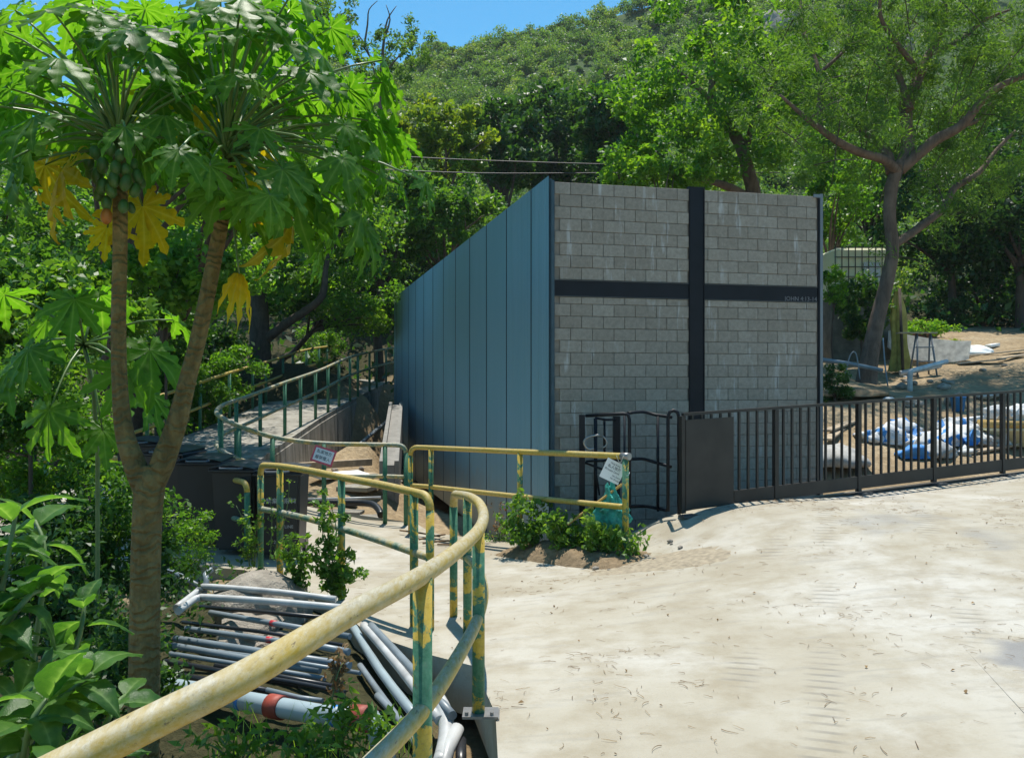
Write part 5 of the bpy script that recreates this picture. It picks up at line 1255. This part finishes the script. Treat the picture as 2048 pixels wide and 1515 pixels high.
# bamboo cane and teal netting at the end post
o = MB().tube([P(1135, 1048, 8.75), P(1190, 1008, 8.72), P(1244, 968, 8.68)], .013, 9).build('bamboo_cane', m_bamboo); tag(o, 'yellow bamboo cane leaning through the weeds behind the white notice', 'cane')
bm = bmesh.new(); bmesh.ops.create_icosphere(bm, subdivisions=4, radius=1)
for v in bm.verts:
    d_ = 1 + .22 * math.sin(v.co.x * 7 + v.co.z * 3) * math.sin(v.co.z * 5 + 1) + .10 * math.sin(v.co.y * 13 + v.co.x * 9) + .06 * math.sin(v.co.z * 21 + v.co.x * 11)
    k_ = .6 + .4 * (v.co.z < 0); v.co = Vector((v.co.x * .12 * d_ * k_ * (1.3 - .5 * v.co.z), v.co.y * .10 * d_, v.co.z * .22 * d_))
me = bpy.data.meshes.new('teal_netting'); bm.to_mesh(me); bm.free(); me.materials.append(m_teal)
o = link('teal_netting', me, None, P(1222, 1012, 8.75)); tag(o, 'crumpled teal netting bundle behind the end post', 'netting')

# ------------------------------------------------------------------ dry needles scattered over the concrete
n = 2500; xs, ys = [], []
from mathutils.geometry import intersect_point_tri_2d
def inpoly(x, y, poly):
    c = False; j = len(poly) - 1
    for i in range(len(poly)):
        if (poly[i][1] > y) != (poly[j][1] > y) and x < (poly[j][0]-poly[i][0])*(y-poly[i][1])/(poly[j][1]-poly[i][1])+poly[i][0]: c = not c
        j = i
    return c
pc = [(rng.uniform(-.2, 5), rng.uniform(2.5, 9)) for _ in range(70)] + [tuple((gp(q_, 0, -.12 - abs(rng.normal(0, .12)))).xy) for q_ in rng.uniform(0, 5.5, 40)]
while len(xs) < n:
    if rng.uniform() < .6: a, b_ = pc[int(rng.integers(len(pc)))]; x, y = a + rng.normal(0, .13), b_ + rng.normal(0, .10)
    else: x, y = rng.uniform(-3, 7), rng.uniform(2.2, 10.5)
    if inpoly(x, y, court): xs.append(x); ys.append(y)
xs = np.array(xs); ys = np.array(ys); zs = PAVE(xs, ys) + .005
L_ = rng.uniform(.02, .085, n); a = rng.uniform(0, 6.28, n); cv = rng.normal(0, .7, n); wd = rng.uniform(.0008, .0021, n)
seg = 4; pts = []
px_, py_, aa = xs.copy(), ys.copy(), a.copy()
for i in range(seg + 1):
    pts.append((px_.copy(), py_.copy(), aa.copy())); px_ = px_ + np.cos(aa) * L_ / seg; py_ = py_ + np.sin(aa) * L_ / seg; aa = aa + cv / seg
rows = []
for i, (qx, qy, qa) in enumerate(pts):
    k = wd * (1 - .6 * i / seg); lift = .004 * np.sin(i / seg * 3.14) * rng.uniform(0, 1, n)
    for (s_, h) in ((1, 0), (0, 1), (-1, 0)): rows.append(np.c_[qx - np.sin(qa) * k * s_, qy + np.cos(qa) * k * s_, zs + lift + h * k * 1.4])
V = np.stack(rows, 1).reshape(-1, 3); b0 = np.arange(n) * 3 * (seg + 1); Fl = []
for i in range(seg):
    for j in range(2): Fl.append(np.c_[b0 + 3*i + j, b0 + 3*i + j + 1, b0 + 3*(i+1) + j + 1, b0 + 3*(i+1) + j])
me = quads_mesh('needle_litter', V, np.concatenate(Fl), m_dry, np.tile(rng.uniform(0, 1, n) ** 1.5, 2 * seg))
tag(link('needle_litter', me), 'dry brown needles scattered over the pale concrete', 'litter', kind='stuff')
n = 120; k = 0; q = []
while len(q) < n:
    x, y = rng.uniform(-1, 5), rng.uniform(2.4, 9.5)
    if inpoly(x, y, court): q.append((x, y, pz(x, y) + .006))
V, Fq = leaf_quads(np.array(q), rng.uniform(.012, .035, n), 2.5, .55, .25)
tag(link('leaf_litter', quads_mesh('leaf_litter', V, Fq, m_dry, rng.uniform(0, 1, n))), 'small curled dead leaves on the concrete', 'litter', kind='stuff')

# ------------------------------------------------------------------ debris between the ramp and the shed
def slab(label, u, v, d, size, rz, mat, tilt=0, name='slab', cat='slab', group=None, bev=.006, up=0):
    c = P(u, v, d); M = Matrix.Rotation(rz, 3, 'Z') @ Matrix.Rotation(tilt, 3, 'X')
    mb = MB().box((0, 0, 0), size, M, bev); me = MB_mesh(mb, mat); me.name = name
    return tag(link(name, me, None, (c.x, c.y, tz(c.x, c.y) + size[2] / 2 + up)), label, cat, group)
slab('pale flat board lying by the foot of the retaining wall', 680, 945, 14.6, (.85, .45, .05), R(35), m_white, R(3), 'board', 'board')
slab('second pale board beside the white one near the wall', 715, 935, 15.0, (.6, .45, .06), R(20), m_wood, R(-3), 'board', 'board')
slab('grey paving slab lying in the debris by the shed', 722, 955, 14.2, (.55, .6, .07), R(-20), m_oldconc, R(2))
slab('broken grey slab close to the path edge', 715, 1028, 12.6, (.6, .35, .08), R(10), m_oldconc, R(2))
slab('long timber beam leaning at the foot of the retaining wall', 665, 925, 15.6, (1.5, .12, .12), R(38), m_wood, R(0), 'timber_beam', 'beam', up=.10)
slab('flat dark slab behind the black pipe', 660, 985, 13.4, (.8, .4, .06), R(5), m_oldconc)
slab('concrete drain cover beside the metal wall', 690, 1018, 12.9, (.5, .3, .05), R(-5), m_oldconc)
pipe('black pipe with an elbow lying beside the path', [(590, 1003, 12.7), (660, 1004, 12.65), (720, 1005, 12.6), (745, 1008, 12.5), (757, 1018, 12.35), (762, 1030, 12.2)], .055, m_pipe_k, 'pipes beside the path', 3, 14)
pipe('thin white pipe behind the black pipe by the path', [(600, 998, 13.0), (700, 996, 13.0), (762, 994, 13.0)], .02, m_pvc_w, 'pipes beside the path')
pipe('long grey pipe slanting up the face of the retaining wall', [(690, 915, 18.6), (740, 870, 20.8), (806, 815, 25.0)], .05, m_pvc_g, 'pipes beside the path')
for i, (a, b_) in enumerate([((838, 1078, 10.6), (890, 1068, 10.9)), ((845, 1086, 10.4), (905, 1080, 10.6)), ((875, 1088, 10.2), (1000, 1092, 9.9)), ((800, 1060, 11.4), (880, 1072, 11.0))]):
    o = MB().tube([PZ(a[0], a[1], pz(-.9, 10.6) + .03), PZ((a[0]+b_[0])/2, (a[1]+b_[1])/2 - 1, pz(-.9, 10.6) + .05), PZ(b_[0], b_[1], pz(-.9, 10.6) + .03)], .011, 7).build('dry_stick', m_twig)
    tag(o, 'thin dry stick lying on the path below the metal wall', 'stick', 'sticks on the path by the shed')
# drain channel along the shed
cw = MB(); A_, B_ = P(778, 925, 14.4), P(792, 806, 21.0)
dv = B_ - A_; M_ = frame(dv)
for off_, sz_, dz_ in ((-.12, (dv.length, .07, .9), -.42), (.12, (dv.length, .07, .9), -.42), (0, (dv.length, .16, .8), -.44)):
    cw.box((A_ + B_) / 2 + M_ @ Vector((0, off_, dz_)), sz_, M_)
o = cw.build('drain_channel', simple('pale_concrete', (0.23, 0.22, 0.20), .9, 0, .2, 6, .4)); tag(o, 'concrete edged drain channel running beside the metal wall', 'drain')
rr = random.Random(11)
for i in range(18):
    u, d = rr.uniform(640, 800), rr.uniform(13, 19); x = (u - CU) / F * d; s_ = rr.uniform(.03, .10)
    rock('stone', 'loose stone in the dirt between the ramp and the shed', (x, d, tz(x, d) + s_ * .3), (s_, s_ * .8, s_ * .6), m_stone, 70 + i, 2, 'stone', 'stones between the ramp and the shed')

# ------------------------------------------------------------------ yard behind the gate
def yard(u, d, up=0): x = (u - CU) / F * d; return Vector((x, d, tz(x, d) + up))
def sack(label, c, size, rz, seed, mat):
    """slumped woven sack: sagging pillow with folds, and a gathered, flared mouth"""
    root = thing('sack', c, label, 'sack', 'blue and white sacks behind the gate', rz)
    rr = np.random.default_rng(seed); ph = rr.uniform(0, 6, 8); V = []; nu, nv = 26, 18
    for j in range(nv + 1):
        q = j / nv; x = q * 2 - 1
        w_ = (max(0, 1 - abs(x) ** 3.0)) ** .45; w_ = max(w_, .16 if q > .5 else .3)
        for i in range(nu):
            a = 2 * math.pi * i / nu
            k_ = 1 + .16 * math.sin(a * 2 + x * 3 + ph[0]) + .10 * math.sin(a * 5 + x * 6 + ph[1]) + .06 * math.sin(a * 9 - x * 11 + ph[2]) + .05 * math.sin(x * 19 + a * 2 + ph[3])
            y_, z_ = math.cos(a) * w_ * k_, math.sin(a) * w_ * k_ * (.85 + .3 * math.sin(x * 2.5 + ph[4]))
            z_ = max(z_, -.42)
            V.append((x * size[0] + .04 * math.sin(a * 3 + ph[5]), y_ * size[1] + .07 * math.sin(x * 3 + ph[6]), (z_ + .42) * size[2]))
    fs = [(j*nu+i, j*nu+(i+1) % nu, (j+1)*nu+(i+1) % nu, (j+1)*nu+i) for j in range(nv) for i in range(nu)] + [tuple(range(nu))[::-1], tuple(nv*nu+i for i in range(nu))]
    me = bpy.data.meshes.new('body'); me.from_pydata(V, [], fs); me.materials.append(mat); me.polygons.foreach_set('use_smooth', [True] * len(fs)); me.update(); link('body', me, root)
    vs = []
    for j in range(4):
        for i in range(nu):
            a = 2 * math.pi * i / nu; r_ = (.20 + .22 * j) * (1 + .35 * math.sin(a * 4 + ph[7]) * j / 3 + .15 * math.sin(a * 9))
            vs.append((size[0] * (1 + .12 * j), math.cos(a) * r_ * size[1] * .8, max(.01, (math.sin(a) * r_ * .8 + .40) * size[2])))
    fs = [(j*nu+i, j*nu+(i+1) % nu, (j+1)*nu+(i+1) % nu, (j+1)*nu+i) for j in range(3) for i in range(nu)]
    me = bpy.data.meshes.new('mouth'); me.from_pydata(vs, [], fs); me.materials.append(m_sack_b if mat != m_sack_g else m_sack_w); me.polygons.foreach_set('use_smooth', [True] * len(fs)); me.update(); link('mouth', me, root)
    return root
g = N('striped_sack'); oi = g.n('ShaderNodeObjectInfo'); tcx = g.n('ShaderNodeTexCoord'); co = tcx.outputs['Object']
wv = g.n('ShaderNodeTexWave', wave_type='BANDS', bands_direction='X'); wv.inputs['Scale'].default_value = 1.1; wv.inputs['Distortion'].default_value = 1.2; wv.inputs['Detail'].default_value = 2
g.l(co, wv.inputs['Vector']); g.l(g.math('MULTIPLY', oi.outputs['Random'], 6.0), wv.inputs['Phase Offset'])
f = g.noise(co, 14, 6)
c = g.mix(g.ramp(wv.outputs['Fac'], [(0.87, (0, 0, 0)), (0.91, (1, 1, 1))]), g.ramp(f, [(0.3, (0.46, 0.46, 0.45)), (0.7, (0.70, 0.70, 0.69))]), g.ramp(f, [(0.3, (0.03, 0.17, 0.44)), (0.7, (0.07, 0.29, 0.66))]))
m_sack_s = g.finish(g.principled(c, .7, 0, g.bump(f, .5, .015), .3))
WB, BW_, GW = m_sack_s, m_sack_s, m_sack_g
for i, (lb, u, d, up, sz, rz, mt) in enumerate([
    ('leftmost blue edged sack slumped on the dirt behind the gate', 1748, 12.5, 0, (.24, .20, .20), R(-40), BW_), ('white sack lying open beside the leftmost blue sack', 1782, 12.45, 0, (.28, .22, .22), R(20), WB), ('blue mouthed sack on top behind the white open sack', 1800, 12.9, .05, (.30, .18, .20), R(70), BW_),
    ('blue and white sack standing at the middle of the pile', 1836, 12.2, .0, (.28, .2, .24), R(-60), WB), ('small blue sack low at the front of the pile', 1832, 11.8, 0, (.2, .14, .15), R(30), m_sack_b), ('pale grey sack at the front of the pile', 1872, 11.9, 0, (.3, .2, .18), R(10), GW),
    ('white sack with blue stripe right of the pile centre', 1880, 12.4, .05, (.3, .22, .24), R(-50), WB), ('plump white sack at the right of the pile', 1925, 12.6, 0, (.3, .24, .26), R(15), m_sack_w), ('white sack with blue mouth on top at the right', 1915, 12.9, .16, (.3, .2, .16), R(-10), BW_), ('grey sack at the right end of the pile', 1962, 12.6, 0, (.24, .2, .22), R(-70), GW)]):
    sack(lb, yard(u, d, up * .6 - .02), (sz[0] * 1.1, sz[1] * 1.1, sz[2] * .72), rz, 100 + i, mt)
def tmound(name, label, c, sx, sy, h, mat, seed, cat):
    bm = bmesh.new(); bmesh.ops.create_icosphere(bm, subdivisions=4, radius=1); rr = np.random.default_rng(seed); k = rr.normal(size=(6, 3)) * 4
    for v in bm.verts:
        d_ = 1 + .08 * sum(math.sin(v.co.dot(Vector(q))) for q in k) / 2; v.co = Vector((v.co.x * sx * d_, v.co.y * sy * d_, max(v.co.z, -.2) * h * d_))
    me = bpy.data.meshes.new(name); bm.to_mesh(me); bm.free(); me.materials.append(mat); me.polygons.foreach_set('use_smooth', [True] * len(me.polygons))
    return tag(link(name, me, None, c), label, cat)
tmound('cement_heap', 'pale grey heap of cement dust left of the sacks', yard(1672, 11.6), .40, .5, .22, simple('cement_dust', (0.36, 0.345, 0.32), .95, 0, .25, 10, .6), 3, 'heap')
tmound('earth_heap', 'low heap of earth at the foot of the feathery tree', yard(1700, 15.0), .7, .5, .12, m_soil, 5, 'heap')
for i, (u, d, ln, rz, mt, lb) in enumerate([(1668, 12.6, 1.0, R(60), m_wood, 'thin plank lying on the dirt left of the sacks'), (1680, 13.0, 1.0, R(50), m_wood, 'second thin plank behind the first left of the sacks'), (1935, 13.6, .75, R(5), m_white, 'white plastic board lying behind the sacks'), (1980, 12.2, 1.2, R(25), m_wood, 'plank along the right foot of the sack pile'),
                                      (1990, 19.5, 1.6, R(10), m_wood, 'long weathered plank on the bare earth bank'), (1960, 18.3, .9, R(-15), m_oldconc, 'grey flat board on the bare earth bank'), (2030, 18.8, 1.1, R(30), m_wood, 'dark plank at the right edge of the bank'), (1985, 15.0, .5, R(0), m_oldconc, 'grey broken block on the bank above the gate'), (1985, 21.0, .5, R(40), m_white, 'small white scrap board on the upper bank')]):
    c = yard(u, d); mb = MB().box((0, 0, 0), (ln, .14 if mt != m_oldconc else .3, .03 if mt != m_white else .06), Matrix.Rotation(rz, 3, 'Z') @ Matrix.Rotation(-.10, 3, 'Y'), .004)
    me = MB_mesh(mb, mt); tag(link('plank', me, None, c + Vector((0, 0, .05))), lb, 'plank')
# blue bucket
c = yard(1916, 14.2); bk = thing('bucket', c, 'small blue plastic bucket behind the sacks', 'bucket')
MB().lathe([(.085, 0), (.115, .22), (.125, .22), (.125, .235), (.105, .235), (.08, .02)], c, 16).build('body', m_blue, bk, True)
MB().tube([c + Vector((-.12, 0, .22)), c + Vector((0, -.06, .30)), c + Vector((.12, 0, .22))], .004, 6, True, 4).build('handle', m_steel, bk)
# yellow tub piled with rubbish at the right edge
c = yard(2030, 12.6); tb = thing('rubbish_tub', c, 'yellow tub heaped with white rubbish at the right edge', 'tub')
MB().lathe([(.30, 0), (.40, .22), (.44, .22), (.44, .26), (.36, .26)], c, 18, None, 1.1, .8).build('tub', m_ibc, tb, True)
MB().lathe([(.43, .262), (.45, .262), (.45, .36), (.41, .36)], c, 18, None, 1.1, .8).build('rim_band', m_yellow, tb, True)
rr = random.Random(5)
for i in range(7):
    bm = bmesh.new(); bmesh.ops.create_icosphere(bm, subdivisions=2, radius=1)
    for v in bm.verts: v.co = Vector((v.co.x * .17, v.co.y * .15, v.co.z * .13)) * (1 + rr.uniform(-.25, .25))
    me = bpy.data.meshes.new('rubbish'); bm.to_mesh(me); bm.free(); me.materials.append(m_sack_w); link('rubbish', me, tb, (rr.uniform(-.28, .28), rr.uniform(-.2, .2), .40 + rr.uniform(0, .12)))
# water tank in its cage on a plinth
c = yard(1705, 20.0); zt = 4.55; zb = 3.45
pl = MB().box((c.x, c.y, (zb + c.z - .5) / 2 - .03), (1.35, 1.2, zb - c.z + .44)).build('plinth', simple('dark_concrete', (0.10, 0.10, 0.082), .95, 0, .4, 5, .5)); tag(pl, 'grey concrete plinth under the caged water tank', 'plinth')
tk = thing('water_tank', (c.x, c.y, zb), 'pale yellow plastic water tank in a wire cage above the yard', 'tank')
MB().box((c.x, c.y, (zb + zt) / 2), (1.14, 1.0, zt - zb - .06), None, .05).build('body', m_ibc, tk)
MB().box((c.x + .22, c.y - .535, zb + .55), (.36, .012, .40)).build('label_plate', m_steel, tk)
for k in range(9): MB().box((c.x - .58 + k * .145, c.y - .545, (zb + zt) / 2), (.018, .018, zt - zb)).build('cage_bar', m_gate, tk)
for k in range(6): MB().box((c.x, c.y - .565, zb + .02 + k * .21), (1.2, .018, .018)).build('cage_bar', m_gate, tk)
for k in range(6): MB().box((c.x + .605, c.y, zb + .02 + k * .21), (.018, 1.1, .018)).build('cage_bar', m_gate, tk)
for k in range(5): MB().box((c.x + .625, c.y - .5 + k * .25, (zb + zt) / 2), (.018, .018, zt - zb)).build('cage_bar', m_gate, tk)
# olive cloth draped over a stake
c = yard(1795, 18.0); vs = []; nn, mm = 28, 10; hgt = 1.6
for j in range(mm + 1):
    q = j / mm; rad = .05 + .10 * math.sin(min(1, q * 1.3) * 1.57) + .03 * math.sin(q * 7)
    for i in range(nn):
        a = 2 * math.pi * i / nn; k_ = 1 + .55 * (.3 + q) * math.sin(a * 4 + 1 + q * 1.5) * .7 + .1 * math.sin(a * 9 + q * 4)
        vs.append((c.x + rad * math.cos(a) * k_ + .05 * q, c.y + rad * math.sin(a) * k_ * .7, c.z + hgt * (1 - q) + .02))
fs = [(j*nn+i, j*nn+(i+1) % nn, (j+1)*nn+(i+1) % nn, (j+1)*nn+i) for j in range(mm) for i in range(nn)] + [tuple(range(nn))]
cl_ = thing('draped_cloth', c, 'olive cloth hung over a stake beside the feathery tree', 'cloth')
MB().add(vs, fs).build('cloth', m_tarp, cl_, True); MB().tube([c - Vector((-.03, .2, .1)), c + Vector((.02, -.05, hgt + .08))], .03, 8).build('stake', m_bark_dark, cl_, True)
# white trough with green net
c = yard(1850, 19.0); tr = thing('trough', c, 'white boat shaped trough lying beyond the stepladder', 'trough')
bm = bmesh.new(); rows = []
for (x, w_, z0, z1) in ((-.75, .10, .25, .60), (-.45, .30, .05, .52), (0, .36, .0, .46), (.5, .34, .0, .44), (.8, .28, .08, .46)):
    rows.append([bm.verts.new(p) for p in ((x, -w_, z1), (x, -w_ * .7, z0), (x, w_ * .7, z0), (x, w_, z1))])
for a, b_ in zip(rows, rows[1:]):
    for i in range(3): bm.faces.new((a[i], a[i+1], b_[i+1], b_[i]))
bm.faces.new(rows[-1]); bm.faces.new(rows[0][::-1])
bmesh.ops.solidify(bm, geom=bm.faces[:], thickness=.03)
me = bpy.data.meshes.new('hull'); bm.to_mesh(me); bm.free(); me.materials.append(m_sack_w); link('hull', me, tr, (0, 0, .02), (0, R(4), R(-14)))
tmound('green_net', 'flat pile of teal netting behind the white trough', yard(1865, 20.3) + Vector((0, 0, .12)), .8, .45, .22, m_teal, 9, 'netting')
tmound('white_sheet', 'crumpled white plastic sheet on the bank', yard(1935, 20.0), .55, .4, .20, m_white, 13, 'sheet')
rock('boulder', 'rust coloured stone at the back of the yard', yard(1850, 23.5, .12), (.45, .3, .2), m_rust, 33)
# stepladder
c = yard(1846, 17.4); sl2 = thing('stepladder', c, 'small grey metal stepladder standing beside the trough', 'ladder')
for (x, y, tx, ty) in ((-.18, -.16, -.12, -.02), (.2, -.16, .14, -.02), (-.18, .2, -.12, .02), (.2, .2, .14, .02)):
    MB().tube([c + Vector((x, y, -.03)), c + Vector((tx, ty, .82))], .018, 8).build('leg', m_trim, sl2, True)
for z in (.28, .55): MB().box(c + Vector((.01, -.10 + .1 * z, z)), (.33, .10, .02)).build('step', m_trim, sl2)
MB().box(c + Vector((-.12, 0, .83)), (.75, .14, .025)).build('top_board', m_wood, sl2)
def ypipe(lb, pts, r_, mt, sm=0):
    root = thing('pipe', pts[0], lb, 'pipe', 'pipes in the yard'); MB().tube(pts, r_, 10, True, sm).build('tube', mt, root, True)
ypipe('long grey pipe lying across the foot of the feathery tree', [yard(1640, 16.6, .35), yard(1700, 16.55, .33), yard(1765, 16.5, .30)], .04, m_pvc_g)
ypipe('white bent pipe standing on the dirt in front of the stepladder', [yard(1820, 15.8, -.05), yard(1820, 15.8, .26), yard(1824, 15.8, .33), yard(1840, 15.9, .36), yard(1893, 16.4, .36)], .045, m_pvc_w, 3)
ypipe('white pipe lying below the trough', [yard(1800, 17.2, .15), yard(1850, 17.2, .17), yard(1880, 17.3, .18)], .05, m_pvc_w)
ypipe('thin grey hose looped beside the feathery tree', [yard(1690, 16.2, .1), yard(1700, 16.2, .5), yard(1712, 16.2, .55), yard(1720, 16.2, .1)], .011, m_pvc_g, 5)
ypipe('thin pale hose hanging down the trunk of the feathery tree', [yard(1766, 16.6, .9), yard(1770, 16.5, .4), yard(1776, 16.4, -.0)], .013, m_pvc_g, 4)
rr = random.Random(21)
for i in range(20):
    u, d = rr.uniform(1770, 2030), rr.uniform(14.2, 18.2); s_ = rr.uniform(.03, .12); mt = m_stone if rr.random() < .75 else m_sack_w
    rock('stone', 'loose pale scrap in the yard rubble' if mt == m_sack_w else 'loose stone in the yard rubble', tuple(yard(u, d, s_ * .3)), (s_, s_ * .8, s_ * .6), mt, 200 + i, 2, 'stone', 'white scraps in the yard' if mt == m_sack_w else 'stones in the yard rubble', .25)

# ------------------------------------------------------------------ thin sunlit haze over the valley
hz = MB().box((0, 0, 33.5), (860, 860, 74)).build('haze', None); tag(hz, 'thin pale summer haze', kind='stuff')
g = N('haze'); pv = g.n('ShaderNodeVolumePrincipled'); pv.inputs['Color'].default_value = (.92, .96, 1, 1); pv.inputs['Density'].default_value = .0003; pv.inputs['Anisotropy'].default_value = .2
g.l(pv.outputs[0], g.out.inputs['Volume']); hz.data.materials.append(g.m)
